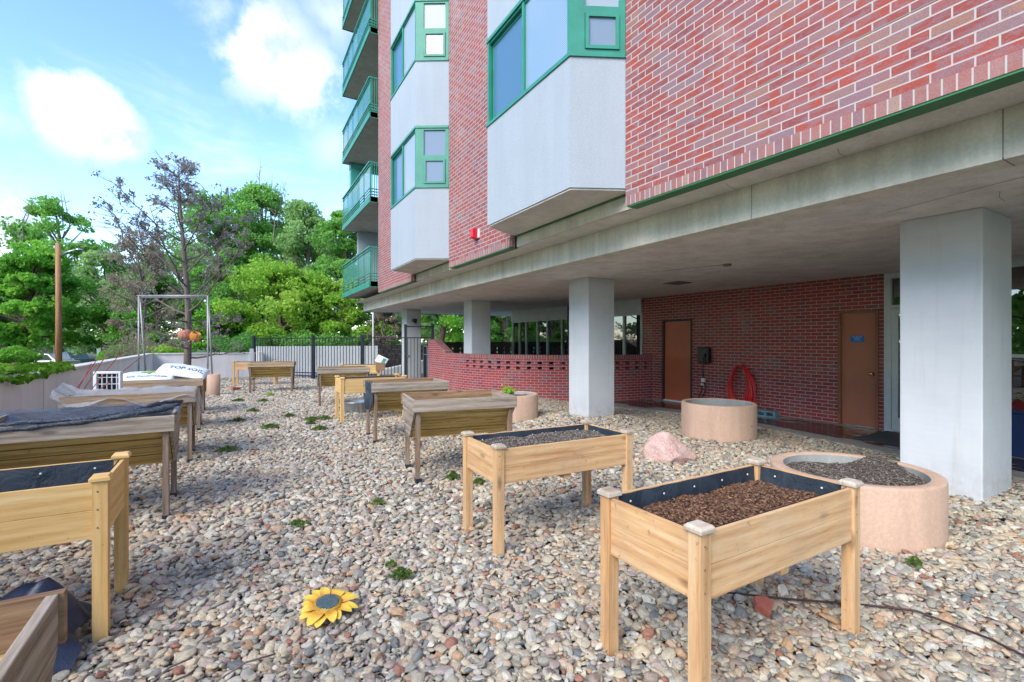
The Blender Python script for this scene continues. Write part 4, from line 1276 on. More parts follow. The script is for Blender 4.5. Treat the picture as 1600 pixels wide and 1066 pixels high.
def trough(label, loc, rz, L=1.2, W=0.80, H=0.88, wood='grey', slat='olive', soil=0.64, seed=0, tilt=0.0, soilm='soil_grey', feet=True):
    t = thing('trough_planter', label, 'planter', (loc[0], loc[1], 0), rz, 'weathered V-shaped trough planters')
    t.rotation_euler = (0, tilt, rz)
    hb = 0.13; zt = H; zbm = H - hb; zv = 0.43; wb = 0.11
    rr = random.Random(seed)
    for sy in (-1, 1):
        y = sy * W / 2
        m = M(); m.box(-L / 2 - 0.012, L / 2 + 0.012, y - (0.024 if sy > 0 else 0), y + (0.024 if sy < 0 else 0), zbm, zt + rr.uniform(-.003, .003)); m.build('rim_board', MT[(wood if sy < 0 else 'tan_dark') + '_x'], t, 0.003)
        # sloping slats of the V
        for k in range(4):
            f0, f1 = k / 4, (k + 1) / 4 - 0.03
            ya, za = sy * (W / 2 - 0.026 - (W / 2 - wb - .026) * f0), zbm + 0.01 + (zv - zbm) * f0
            yb, zb = sy * (W / 2 - 0.026 - (W / 2 - wb - .026) * f1), zbm + 0.01 + (zv - zbm) * f1
            m = M(); P = [(ya, za), (yb, zb), (yb - sy * 0.02, zb + 0.004), (ya - sy * 0.02, za + 0.004)]
            m.prism(P, -L / 2 + 0.03, L / 2 - 0.03, 0, axis='x'); m.build('side_slat', MT[slat + '_x'], t, fix=True)
    for sx in (-1, 1):
        x = sx * L / 2; x2 = x - sx * 0.024
        m = M(); m.box(x, x2, -W / 2 + 0.0245, W / 2 - 0.0245, zbm + 0.003, zt - 0.002); m.build('rim_board', MT[wood + '_y'], t, 0.003)
        for k in range(4):
            z1 = zbm - 0.001 + (zv - zbm) * k / 4; z0 = zbm - 0.001 + (zv - zbm) * (k + 1) / 4 + 0.004
            w1 = W / 2 - 0.02 - (W / 2 - wb) * k / 4; w0 = W / 2 - 0.02 - (W / 2 - wb) * (k + 1) / 4
            m = M(); m.prism([(-w0, z0), (w0, z0), (w1, z1), (-w1, z1)], x - sx * 0.002, x2, 0, axis='x'); m.build('end_board', MT[wood + '_y'], t, fix=True)
        for sy in (-1, 1):
            # leg leaning slightly inwards at the top
            xa = x - sx * 0.030; xb = xa - sx * 0.045
            yt, yb = sy * (W / 2 - 0.03), sy * (W / 2 - 0.045)
            m = M(); w = 0.07
            P = [(yb - sy * w, 0.04), (yb, 0.04), (yt, zbm), (yt - sy * w, zbm)]
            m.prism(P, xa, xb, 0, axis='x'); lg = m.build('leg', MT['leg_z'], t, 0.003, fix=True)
            m = M(); m.box(xa + sx * 0.004, xb - sx * 0.004, yb + sy * 0.004, yb - sy * (w + 0.004), -0.03, 0.045); m.build('foot_cap', MT['rubber'] if feet else MT[wood + '_z'], lg, 0.004)
        m = M(); m.box(x - sx * 0.078, x - sx * 0.10, -W / 2 + 0.05, W / 2 - 0.05, 0.36, 0.41); m.build('crossbar', MT[wood + '_y'], t, 0.003)
    m = M(); m.box(-L / 2 + 0.03, L / 2 - 0.03, -wb, wb, zv, zv + 0.018); m.build('bottom_board', MT[slat + '_x'], t)
    wsoil = 2 * (wb + (W / 2 - wb - 0.03) * min(1, (soil - zv) / (zbm - zv))) - 0.03
    soil_mesh(L - 0.065, wsoil, soil, 0.025, seed, 26, 16, 0.02).build('soil', MT[soilm], t)
    return t


trough('grey weathered trough planter, nearest of the right-hand row, directly behind the cedar box', (2.32, 5.17), R(-9), 1.15, 0.80, seed=1, soil=0.60)
trough('grey trough planter with torn black liner hanging on its left end', (2.44, 7.42), R(-5), 1.15, 0.80, seed=2)
trough('grey trough planter half hidden behind the yellow pine box', (2.42, 12.05), R(-8), 1.15, 0.72, seed=3)
trough('distant grey trough planter alone in front of the black fence', (1.20, 16.05), R(-11), 1.2, 0.75, seed=4, wood='tan')
T5 = trough('grey trough planter draped with black bird netting at the left edge', (-0.99, 5.33), 0, 1.22, 0.86, seed=5, soil=0.76)
T6 = trough('weathered trough planter covered with cloudy plastic sheet', (-0.95, 7.50), 0, 1.24, 0.80, seed=6, wood='tan', soil=0.78)
T7 = trough('weathered trough planter carrying the two white soil bags', (-0.93, 9.97), 0, 1.18, 0.80, seed=7, wood='tan', soil=0.80)
trough('weathered trough planter behind the soil bags, nearest the terracotta coloured pot', (-0.93, 12.1), 0, 1.15, 0.80, seed=8, wood='tan')
trough('pale weathered trough planter cut off in the bottom left corner', (-0.955, 1.24), 0, 1.20, 0.76, seed=9, H=0.88, soil=0.60)

# torn liner on the second trough
m = M()
m.grid(lambda u, v: (1.855 - 0.02 - 0.03 * math.sin(u * 9) * v, 7.10 + 0.38 * u + 0.03 * math.sin(v * 7), 0.90 - v * (0.36 + 0.1 * math.sin(u * 11)) + 0.02 * math.sin(u * 20)), 14, 12)
tag(m.build('torn_liner', MT['liner']), 'torn black liner scrap hanging over the left end of a grey trough', 'liner')

# bird netting over trough five
a = N('black_bird_netting')
uvs = a.mapv(a.uvc(), (62, 50, 1), rot=(0, 0, 0.6))
vo = a.new('TexVoronoi'); vo.feature = 'DISTANCE_TO_EDGE'; vo.inputs['Scale'].default_value = 1.0; vo.inputs['Randomness'].default_value = 0.15; a.l.new(uvs, vo.inputs['Vector'])
al = a.mr(vo.outputs['Distance'], 0.13, 0.17, 1.0, 0.25)
a.set(col=(0.045, 0.06, 0.085), rough=0.4, alpha=al); a.bump(a.noise(18, 3, 0.6), 0.6, 0.02)
MT['net'] = a.m
a = N('black_netting_roll'); a.set(col=a.ramp(a.noise(60, 3, 0.7), [(0.4, (0.012, 0.016, 0.026)), (0.6, (0.07, 0.09, 0.12))]), rough=0.5); a.bump(a.noise(60, 3, 0.7), 0.8, 0.01); MT['net_roll'] = a.m
nt = thing('bird_netting', 'crumpled black bird netting draped over the trough at the left edge', 'netting', (-0.99, 5.33, 0))


def netf(u, v):
    x = -0.70 + 1.33 * u; y = -0.40 + 0.86 * v
    s = 0.905 + 0.012 * noise.noise(Vector((x * 9, y * 9, 2)))
    dip = 0.10 * math.sin(math.pi * min(1, max(0, v))) * (1.0 - 0.6 * u) + 0.02 * math.sin((x + y * 1.6) * 26) * math.sin(math.pi * v) * 0.5 + 0.018 * math.sin(x * 17 + y * 9) * math.sin(math.pi * v)
    return (x, y, s - dip)


m = M(); m.grid(netf, 50, 30); m.build('net_sheet', MT['net'], nt)
for (pp, r_) in (([(-0.75, -0.425, 0.83), (-0.45, -0.43, 0.845), (-0.1, -0.43, 0.87), (0.25, -0.425, 0.895), (0.45, -0.38, 0.92), (0.60, -0.30, 0.93)], 0.020),
                 ([(-0.75, -0.42, 0.885), (-0.3, -0.42, 0.895), (0.1, -0.42, 0.905), (0.5, -0.30, 0.93), (0.63, -0.1, 0.93)], 0.016),
                 ([(0.35, -0.36, 0.93), (0.45, -0.1, 0.94), (0.5, 0.2, 0.93), (0.62, 0.42, 0.91)], 0.018)):
    Q = []
    for i in range(len(pp) - 1):
        for k in range(5):
            f = k / 5; Q.append(tuple(pp[i][j] * (1 - f) + pp[i + 1][j] * f + random.uniform(-.005, .005) for j in range(3)))
    Q.append(pp[-1])
    m = M(); m.tube(Q, [r_ * random.uniform(0.7, 1.3) for _ in Q], 7); m.build('net_roll', MT['net_roll'], nt)
# front flap of net over the rim board, sagging to the left
m = M(); m.grid(lambda u, v: (-0.70 + 1.15 * u, -0.428 - 0.006 * math.sin(u * 22), 0.905 - v * (0.085 * (1 - u) + 0.01)), 36, 4); m.build('net_flap', MT['net'], nt)

# cloudy plastic over trough six
a = N('cloudy_plastic_sheet'); a.set(col=(0.52, 0.55, 0.58), rough=0.3, alpha=0.62, trans=0.2); a.bump(a.noise(16, 5, 0.7, None, 1.5), 0.9, 0.03); MT['poly'] = a.m
m = M()


def polyf(u, v):
    x = -0.70 + 1.44 * u
    w = v * 0.62
    n_ = noise.noise(Vector((x * 6, v * 5, 1))); n2_ = noise.noise(Vector((x * 14, v * 12, 5)))
    ex = max(0, x - 0.63)
    y = -0.50 + 0.55 * v; z = 0.90 + 0.03 * n_ + 0.012 * n2_ - 0.10 * math.sin(math.pi * v) * (0.6 + .4 * n_)
    if v < 0.25: z -= (0.25 - v) * 0.55 * (0.6 + 0.7 * (noise.noise(Vector((x * 3, 0, 0))) + .5)); y += 0.05
    z -= ex * 2.4; x -= ex * 0.35
    if u < 0.1: z += (0.1 - u) * 1.0
    return (x, y - 0.02 * n_, z)


m.grid(polyf, 60, 30)
o = m.build('plastic_sheet', MT['poly']); o.location = (-0.95, 7.52, 0.02); tag(o, 'crumpled translucent plastic sheet lying over a weathered trough', 'plastic sheet')

# black plastic tarp on the stones
m = M()


def tarpf(u, v):
    x = -1.85 + 1.25 * u; y = 2.78 + 0.55 * v
    h = 0.34 * math.sin(math.pi * v) ** 0.6 * (0.35 + 0.65 * u) * (1 - max(0, (u - .88)) * 6)
    return (x + 0.05 * noise.noise(Vector((u * 5, v * 5, 0))), y + 0.25 * (u - .5) * 0.9 + 0.05 * noise.noise(Vector((u * 4, v * 4, 7))), 0.02 + max(0, h) * (0.85 + 0.35 * noise.noise(Vector((u * 5, v * 3, 3))) + 0.16 * abs(math.sin(u * 13 + v * 5)) + 0.10 * abs(math.sin(u * 7 - v * 11))))


m.grid(tarpf, 44, 26)
tag(m.build('black_tarp', plain('black_polythene', (0.010, 0.022, 0.055), 0.42, 0, 0.4, 14, 0.6)), 'crumpled black polythene on the stones between the two left-hand planters in front', 'tarp')

# ------------------------------------------------------------------ soil bags


def bag(name, label, loc, rz, rx_, size, mats, h=0.20, seed=0):
    t = thing(name, label, 'bag', loc, 0)
    t.rotation_euler = (rx_[0], rx_[1], rz)
    L, Wd = size

    def surf(x, y, top=True):
        u, v = 2 * x / L, 2 * y / Wd
        k = max(0.0, 1 - abs(u) ** 2.6) ** 0.45 * max(0.0, 1 - abs(v) ** 2.4) ** 0.5
        w = 0.010 * noise.noise(Vector((x * 9 + seed, y * 9, 0))) + 0.006 * noise.noise(Vector((x * 22 + seed, y * 22, 4)))
        z = h / 2 * k + w * k
        return z if top else -h * 0.35 * k
    m = M()
    m.grid(lambda u, v: ((u - .5) * L, (v - .5) * Wd, surf((u - .5) * L, (v - .5) * Wd)), 40, 24)
    m.grid(lambda u, v: ((u - .5) * L, (.5 - v) * Wd, surf((u - .5) * L, (.5 - v) * Wd, False)), 24, 14)
    m.build('sack', mats, t)
    return t, surf


a = N('white_woven_sack'); a.set(col=a.ramp(a.noise(6, 4, 0.6), [(0.35, (0.60, 0.68, 0.74)), (0.6, (0.80, 0.83, 0.85))]), rough=0.35); a.bump(a.noise(25, 4, 0.7, None, 1.0), 0.5, 0.01); MT['sack'] = a.m
MT['ink_blue'] = plain('navy_print', (0.03, 0.07, 0.17), 0.5, 0, 0.1, 8, 0)
MT['ink_green'] = plain('green_print', (0.16, 0.38, 0.03), 0.5, 0, 0.3, 20, 0)
t, sf = bag('soil_bag', 'white sack printed TOP SOIL resting uppermost on the trough', (-0.62, 9.95, 0.975), R(-12), (R(18), R(10)), (0.72, 0.42), MT['sack'], 0.20, 1)
textobj('bag_lettering', 'TOP SOIL', 0.12, MT['ink_blue'], None, t, bold=True, fn=lambda p: Vector((p.x + 0.06, p.y - 0.07, sf(p.x + 0.06, p.y - 0.07) + 0.003)))
t, sf2 = bag('compost_bag', 'white sack with a green leaf print lying flat under the top soil sack', (-1.10, 9.85, 0.90), R(-4), (R(14), 0), (0.74, 0.46), MT['sack'], 0.17, 5)
textobj('bag_lettering', 'SOIL CONDITIONER', 0.058, MT['ink_blue'], None, t, bold=True, fn=lambda p: Vector((p.x + 0.02, p.y - 0.14, sf2(p.x + 0.02, p.y - 0.14) + 0.003)))
m = M()
for k, (cx_, cy_, ang) in enumerate(((0.0, 0.02, 0.4), (0.07, 0.03, -0.3), (0.04, -0.02, 1.2), (-0.05, 0.03, 2.6))):
    pts = []
    for i in range(14):
        w = 2 * math.pi * i / 14; lx, ly = 0.055 * math.cos(w), 0.024 * math.sin(w)
        x = cx_ + lx * math.cos(ang) - ly * math.sin(ang); y = cy_ + lx * math.sin(ang) + ly * math.cos(ang)
        pts.append((x, y, sf2(x, y) + 0.003 + 0.001 * k))
    m.face(pts)
m.build('leaf_print', MT['ink_green'], t, fix=True)
t, sf3 = bag('seed_bag', 'small white and green bag propped on a distant planter near the gate', (4.02, 14.45, 0.93), R(-30), (R(60), R(25)), (0.34, 0.24), MT['sack'], 0.10, 9)
m = M(); m.grid(lambda u, v: (0.02 + u * 0.10, -0.09 + v * 0.16, sf3(0.02 + u * 0.10, -0.09 + v * 0.16) + 0.003), 6, 6); m.build('green_print', MT['green_panel'], t)
m = M(); m.prism([(3.80, 14.30), (4.06, 14.24), (4.12, 14.50), (3.86, 14.56)], 0.62, 0.86); tag(m.build('cardboard_box', plain('brown_cardboard', (0.25, 0.15, 0.08), 0.8), None, 0.006), 'small brown box under the seed bag near the gate', 'box')

# ------------------------------------------------------------------ white rack with red stakes
t = thing('lattice_rack', 'white framed lattice rack with dark slots standing in the plastic covered trough', 'rack', (-1.30, 7.98, 0.78), R(-20))
m = M(); w, h = 0.31, 0.33
m.box(-w / 2, -w / 2 + 0.04, -0.03, 0.03, 0, h); m.box(w / 2 - 0.025, w / 2, -0.03, 0.03, 0, h); m.box(-w / 2 + .04, w / 2 - .025, -0.03, 0.03, h - 0.03, h); m.box(-w / 2 + .04, w / 2 - .025, -0.03, 0.03, 0, 0.03); m.build('rack_frame', MT['white_plastic'], t, 0.006)
m = M()
for i in range(3): m.box(-w / 2 + 0.04, w / 2 - 0.025, -0.01, 0.01, 0.08 + i * 0.085, 0.088 + i * 0.085)
for i in range(5): m.box(-w / 2 + 0.085 + i * 0.055, -w / 2 + 0.092 + i * 0.055, -0.0095, 0.0095, 0.03, h - 0.03)
m.build('lattice', MT['white_plastic'], t)
m = M(); m.box(-w / 2 + 0.041, w / 2 - 0.026, 0.012, 0.02, 0.031, h - 0.031); m.build('dark_backing', MT['black_plastic'], t)
for i, (x0, y0, x1, y1, z1) in enumerate(((-1.55, 7.75, -1.30, 7.9, 1.33), (-1.62, 7.7, -1.37, 7.85, 1.30), (-1.50, 7.85, -1.18, 8.1, 1.36), (-1.45, 7.8, -1.0, 8.2, 1.27), (-1.60, 7.8, -1.45, 7.9, 1.22))):
    m = M(); m.tube([(x0, y0, 0.80), (x1, y1, z1)], 0.005, 6)
    tag(m.build('plant_stake', plain('dark_red_stake', (0.28, 0.03, 0.035), 0.5)), 'thin dark red plant stake leaning by the white rack', 'stake', 'red stakes by the rack')

# metal pipe arch
t = thing('pipe_frame', 'tall rusty grey pipe frame standing at the parapet in front of the pine', 'frame', (0, 0, 0))
for nm, pth in (('post', [(-2.17, 17.55, 0), (-2.17, 17.55, 2.80)]), ('post', [(-2.02, 17.9, 0), (-2.15, 17.62, 2.80)]), ('post', [(-0.45, 16.5, 0), (-0.45, 16.5, 2.80)]), ('post', [(-0.33, 16.9, 0), (-0.44, 16.56, 2.80)]),
                ('top_bar', [(-2.2, 17.57, 2.81), (-0.42, 16.48, 2.81)]), ('top_bar', [(-2.17, 17.66, 2.77), (-0.42, 16.58, 2.77)])):
    m = M(); m.tube(pth, 0.022, 8); m.build(nm, MT['pipe'], t)

# ------------------------------------------------------------------ peach concrete rings


def ring(label, x, y, r, h, fill, mound=0.0, seed=0, wall=0.085, plant=False):
    t = thing('ring_planter', label, 'planter', (x, y, float(gz(x, y))), 0, 'round peach concrete planters')
    m = M()
    m.lathe([(r, -0.1), (r, h - 0.02), (r - 0.006, h - 0.006), (r - 0.02, h), (r - wall * 0.8, h), (r - wall, h - 0.01)], 72)
    m.build('rim_wall', MT['peach'], t, fix=True)
    m = M(); m.lathe([(r - wall, h - 0.01), (r - wall - 0.004, fill - 0.05)], 72); m.build('inner_face', MT['ring_inside'], t, fix=False)
    R_ = r - wall - 0.004

    def zf(px, py):
        d = math.hypot(px, py) / R_
        return fill + 0.025 * noise.noise(Vector((px * 5 + seed, py * 5, 0))) + 0.015 * noise.noise(Vector((px * 15 + seed, py * 15, 0))) + mound * math.exp(-((px - 0.20) ** 2 + (py + 0.10) ** 2) / 0.04)
    m = M(); n1, n2_ = 14, 40
    for i in range(n1 + 1):
        for k in range(n2_):
            w = 2 * math.pi * k / n2_; q = R_ * max(0.001, i / n1)
            px, py = q * math.cos(w), q * math.sin(w); m.v.append((px, py, zf(px, py)))
    for i in range(n1):
        for k in range(n2_):
            k2 = (k + 1) % n2_; m.idx([i * n2_ + k, (i + 1) * n2_ + k, (i + 1) * n2_ + k2, i * n2_ + k2], None, 0, True)
    so = m.build('soil', MT['soil_grey'], t)
    V, F = chips(2 * R_, 2 * R_, zf, 2600 if r > .5 and x < 6 else 500, (0.012, 0.035), seed + 9, R_ - 0.02)
    o = npmesh('dry_chips', V, F, MT['chip_grey'], so); o['kind'] = 'stuff'
    return t


ring('large peach concrete ring planter holding a heap of dry soil, beside the near column', 4.49, 2.03, 0.60, 0.455, 0.375, 0.17, 1, 0.10)
r2 = ring('peach concrete ring planter near the dark brick wall, in front of the red hose', 6.79, 4.99, 0.56, 0.53, 0.40, 0.0, 2, 0.07)
m = M(); m.lathe([(0.0, 0.0), (0.014, 0.0), (0.012, 0.004)], 10, mat=Matrix.Translation((0.02, -0.561, 0.22)) @ Matrix.Rotation(R(90), 4, 'X')); m.build('drain_hole', MT['crack'], r2)
ring('peach concrete ring planter in front of the curved wall, behind the grey trough', 4.87, 8.24, 0.52, 0.465, 0.40, 0.0, 3, 0.08)
t = thing('clay_pot', 'tall peach coloured pot standing beyond the left row of troughs', 'pot', (-0.30, 15.75, 0))
m = M(); m.lathe([(0, 0), (0.155, 0), (0.165, 0.02), (0.170, 0.58), (0.150, 0.58), (0.145, 0.5), (0, 0.5)], 32); m.build('pot_body', MT['peach'], t, fix=True)
t = thing('galvanised_tub', 'small galvanised metal tub on the stones under a pine planter', 'tub', (2.42, 10.6, 0))
m = M(); m.lathe([(0, 0), (0.27, 0), (0.275, 0.02), (0.30, 0.20), (0.31, 0.205), (0.31, 0.215), (0.29, 0.215), (0.265, 0.03), (0, 0.03)], 36); m.build('tub_body', MT['galv'], t, fix=True)

# pink granite boulder, brick pieces
a = N('pink_granite'); v_ = a.noise(9, 6, 0.75, None, 0.5); g_ = a.noise(70, 3, 0.7)
a.set(col=a.mix(a.mr(g_, 0.5, 0.62), a.ramp(v_, [(0.3, (0.34, 0.19, 0.19)), (0.5, (0.52, 0.31, 0.27)), (0.7, (0.56, 0.44, 0.40))]), (0.62, 0.52, 0.48)), rough=0.85); a.bump(a.math('ADD', v_, a.math('MULTIPLY', g_, 0.4)), 0.7, 0.02); MT['granite'] = a.m


def rock(name, label, cat, loc, size, mat, seed, facets=9, sub=4, rz=0.0):
    bm = bmesh.new(); bmesh.ops.create_icosphere(bm, subdivisions=sub, radius=1.0)
    r = random.Random(seed)
    pl = []
    for i in range(facets):
        n = Vector((r.uniform(-1, 1), r.uniform(-1, 1), r.uniform(-0.3, 1))).normalized(); pl.append((n, r.uniform(0.55, 0.85)))
    for v in bm.verts:
        for n, d in pl:
            k = v.co.dot(n) - d
            if k > 0: v.co -= n * k
        v.co += v.co.normalized() * (0.05 * noise.noise(v.co * 3 + Vector((seed, 0, 0))) + 0.02 * noise.noise(v.co * 9))
        v.co = Vector((v.co.x * size[0], v.co.y * size[1], v.co.z * size[2]))
    me = bpy.data.meshes.new(name); bm.to_mesh(me); bm.free(); me.materials.append(mat)
    o = bpy.data.objects.new(name, me); COL.objects.link(o); o.location = loc; o.rotation_euler = (0, 0, rz)
    return tag(o, label, cat)


rock('boulder', 'pinkish granite boulder on the stones between the cedar box and the ring planters', 'boulder', (4.84, 4.26, 0.09), (0.33, 0.27, 0.27), MT['granite'], 5, rz=R(-25))
MT['redbrick_piece'] = plain('broken_red_brick', (0.42, 0.13, 0.09), 0.9, 0, 0.25, 18, 0.6)
m = M(); m.prism([(-0.05, -0.04), (0.045, -0.05), (0.06, 0.0), (0.02, 0.05), (-0.035, 0.035)], 0.0, 0.045)
o = m.build('brick_fragment', MT['redbrick_piece'], None, 0.003); o.location = (2.55, 1.60, 0.02); o.rotation_euler = (R(14), R(-16), 0.5); tag(o, 'broken red brick piece on the stones under the nearest cedar box', 'brick piece')
m = M(); m.box(-0.12, 0.12, -0.06, 0.06, 0, 0.09); o = m.build('loose_brick', MT['redbrick_piece'], None, 0.004); o.location = (0.25, 17.0, 0.0); o.rotation_euler = (0, R(5), 0.5); tag(o, 'loose dark red brick on the stones beside the peach pot', 'brick')
m = M(); m.prism([(-0.045, -0.012), (0.045, -0.014), (0.045, 0.014), (-0.045, 0.012)], 0, 0.012); o = m.build('plant_label', MT['staple'], None, 0.002); o.location = (-0.50, 2.62, 0.035); o.rotation_euler = (0.1, 0.05, 0.35); tag(o, 'flat white plastic strip on the stones at the bottom left', 'plastic strip')

# metal sunflower
t = thing('sunflower_ornament', 'yellow metal sunflower ornament lying on the stones', 'ornament', (0.48, 2.80, 0.045), 0.35)
t.rotation_euler = (R(9), R(-3), 0.35)
a = N('painted_yellow_petal'); sx_ = a.new('SeparateXYZ'); a.l.new(a.uvc(), sx_.inputs[0])
a.set(col=a.ramp(sx_.outputs[0], [(0.0, (0.55, 0.22, 0.03)), (0.25, (0.72, 0.38, 0.05)), (0.6, (0.78, 0.55, 0.07))]), rough=0.5, metal=0.1); a.bump(a.noise(30, 3, 0.6), 0.2, 0.003); MT['petal'] = a.m
for k in range(16):
    w = 2 * math.pi * k / 16 + 0.06 * math.sin(k * 3); L0, L1 = 0.062, 0.155 + 0.018 * math.sin(k * 5.1); wd = 0.030 + 0.004 * math.cos(k * 7)
    m = M()

    def pf(u, v):
        r_ = L0 + (L1 - L0) * u
        hw = wd * (math.sin(math.pi * min(1, u * 0.72 + 0.24)) ** 0.8) * (1 if u < 0.99 else 0.05)
        y = (v - .5) * 2 * hw; z = 0.012 * math.sin(u * 3.0) + 0.010 * abs(v - .5) * 2 * (1 - u) + (0.006 if k % 2 else 0)
        return (r_ * math.cos(w) - y * math.sin(w), r_ * math.sin(w) + y * math.cos(w), z)
    m.grid(pf, 8, 4); p_ = m.build('petal', MT['petal'], t)
m = M(); m.lathe([(0.078, 0.012), (0.072, 0.024), (0.060, 0.028)], 40); m.build('inner_petal_ring', plain('mustard_paint', (0.50, 0.28, 0.03), 0.5, 0.1, 0.4, 60, 0.8), t, fix=True)
m = M()
for j in range(11):
    for i in range(11):
        x, y = (i - 5) * 0.0105, (j - 5) * 0.0105
        if x * x + y * y < 0.057 ** 2: m.box(x - 0.0042, x + 0.0042, y - 0.0042, y + 0.0042, 0.026, 0.0315)
m.lathe([(0, 0.0262), (0.06, 0.0262), (0.06, 0.02)], 36)
m.build('seed_disc', plain('grey_blue_mesh', (0.16, 0.22, 0.23), 0.4, 0.5, 0.2, 30, 0), t)

# drip tubing and twigs
m = M(); pts = [(2.35, 1.95), (2.75, 1.55), (3.05, 1.35), (3.24, 1.15), (3.22, 0.85), (3.18, 0.6), (3.3, 0.2)]
m.tube([(x, y, 0.032 + 0.010 * math.sin(i * 2)) for i, (x, y) in enumerate(pts)], 0.0058, 7)
tag(m.build('drip_tubing', MT['drip']), 'thin dark drip tubing lying across the stones at the right', 'tubing')
for i, (x, y, l, w) in enumerate(((-0.38, 2.38, 0.30, 0.55), (-0.30, 2.52, 0.22, 0.7), (-0.05, 2.42, 0.26, 0.3))):
    m = M(); m.tube([(x, y, 0.04), (x + l * .5 * math.cos(w), y + l * .5 * math.sin(w) + 0.015, 0.06), (x + l * math.cos(w), y + l * math.sin(w), 0.045)], 0.0045, 6)
    tag(m.build('dry_twig', MT['bark_twig']), 'thin dry twig on the stones at the bottom left', 'twig', 'dry twigs on the stones')

# ------------------------------------------------------------------ river pebbles (stuff)


def in_view(x, y, mpx=140, near=1.2, far=26):
    d = 0.509 * x + 0.861 * y; l = 0.861 * x - 0.509 * y
    return (d > near) & (d < far) & (np.abs(l) < (800 + mpx) / 756 * d + 0.3)


rs = np.random.RandomState(11)


def on_gravel(x, y):
    wx = np.interp(y, [p[0] for p in WALK], [p[1] for p in WALK])
    ok = (x > -2.4) & (x < wx - 0.01) & (y < 22.85) & (y > -5)
    ins = (x > ox - rx) & (y > oy - ry)
    e = 2.25
    inside = ((np.clip((ox - x) / rx, 0, 9)) ** e + (np.clip((oy - y) / ry, 0, 9)) ** e) < 1
    ok &= ~(ins & (inside | (y > oy)))
    for c in COLS: ok &= ~((x > c[0] + .02) & (x < c[2] - .02) & (y > c[1] + .02) & (y < c[3] - .02))
    for (cx_, cy_, r_) in ((4.49, 2.03, 0.60), (6.79, 4.99, 0.56), (4.87, 8.24, 0.52), (-0.3, 15.75, 0.17)): ok &= np.hypot(x - cx_, y - cy_) > r_ + 0.005
    # outside the fence line
    ok &= ~(((x - A0.x) * (-fd.y) + (y - A0.y) * fd.x > 0.6) & (x > 1.0))
    return ok


def layer(x0, x1, y0, y1, sp, d0, d1, s0, s1, zoff):
    nx_ = int((x1 - x0) / sp); ny_ = int((y1 - y0) / sp)
    X, Y = np.meshgrid(np.arange(nx_), np.arange(ny_)); X = X.astype(float); Y = Y.astype(float)
    X += 0.5 * (Y % 2)
    X = x0 + (X + rs.uniform(-.42, .42, X.shape)) * sp; Y = y0 + (Y + rs.uniform(-.42, .42, Y.shape)) * sp
    X, Y = X.ravel(), Y.ravel(); d = 0.509 * X + 0.861 * Y
    k = in_view(X, Y) & (d >= d0) & (d < d1) & on_gravel(X, Y); X, Y = X[k], Y[k]
    n = len(X)
    s = s0 + (s1 - s0) * rs.rand(n) ** 2.0
    # smaller and darker stones under the building
    s = s * np.where(X > 6.2, 0.85, 1.0)
    Z = gz(X, Y) + zoff + rs.uniform(-.006, .010, n)
    return np.stack([X, Y, Z], 1), s


parts = [layer(-2.4, 9, -5, 23, 0.028, 1.2, 3.6, 0.013, 0.032, -0.012), layer(-2.4, 9, -5, 23, 0.050, 1.2, 3.6, 0.014, 0.036, 0.005),
         layer(-2.4, 9, -5, 23, 0.038, 3.6, 7.5, 0.017, 0.037, -0.010), layer(-2.4, 9, -5, 23, 0.066, 3.6, 7.5, 0.019, 0.040, 0.006),
         layer(-2.4, 9, -5, 23, 0.054, 7.5, 13, 0.024, 0.043, -0.008), layer(-2.4, 9, -5, 23, 0.085, 13, 26, 0.038, 0.062, -0.012)]
PP = np.concatenate([p[0] for p in parts]); PS = np.concatenate([p[1] for p in parts]); NPB = len(PP)
print('pebbles', NPB)
ROT = np.stack([rs.normal(0, 0.30, NPB), rs.normal(0, 0.30, NPB), rs.uniform(0, 6.283, NPB)], 1)
SCL = np.stack([PS * rs.uniform(0.9, 1.45, NPB), PS * rs.uniform(0.7, 1.0, NPB), PS * rs.uniform(0.36, 0.66, NPB)], 1)
me = bpy.data.meshes.new('river_pebbles'); me.vertices.add(NPB); me.vertices.foreach_set('co', PP.astype(np.float32).ravel())
for nm, tp, arr in (('rot', 'FLOAT_VECTOR', ROT), ('scl', 'FLOAT_VECTOR', SCL)):
    at = me.attributes.new(nm, tp, 'POINT'); at.data.foreach_set('vector', arr.astype(np.float32).ravel())
at = me.attributes.new('tone', 'FLOAT', 'POINT'); at.data.foreach_set('value', rs.rand(NPB).astype(np.float32))
at = me.attributes.new('pick', 'INT', 'POINT'); at.data.foreach_set('value', rs.randint(0, 8, NPB).astype(np.int32))
me.materials.append(MT['pebble'])
peb = bpy.data.objects.new('river_pebbles', me); COL.objects.link(peb)
tag(peb, 'multicoloured smooth river pebbles covering the whole terrace', 'pebbles', kind='stuff')
ng = bpy.data.node_groups.new('pebble_scatter', 'GeometryNodeTree')
ng.interface.new_socket('Geometry', in_out='INPUT', socket_type='NodeSocketGeometry')
ng.interface.new_socket('Geometry', in_out='OUTPUT', socket_type='NodeSocketGeometry')
gn, gl_ = ng.nodes, ng.links
gi, go = gn.new('NodeGroupInput'), gn.new('NodeGroupOutput')
jn = gn.new('GeometryNodeGeometryToInstance')
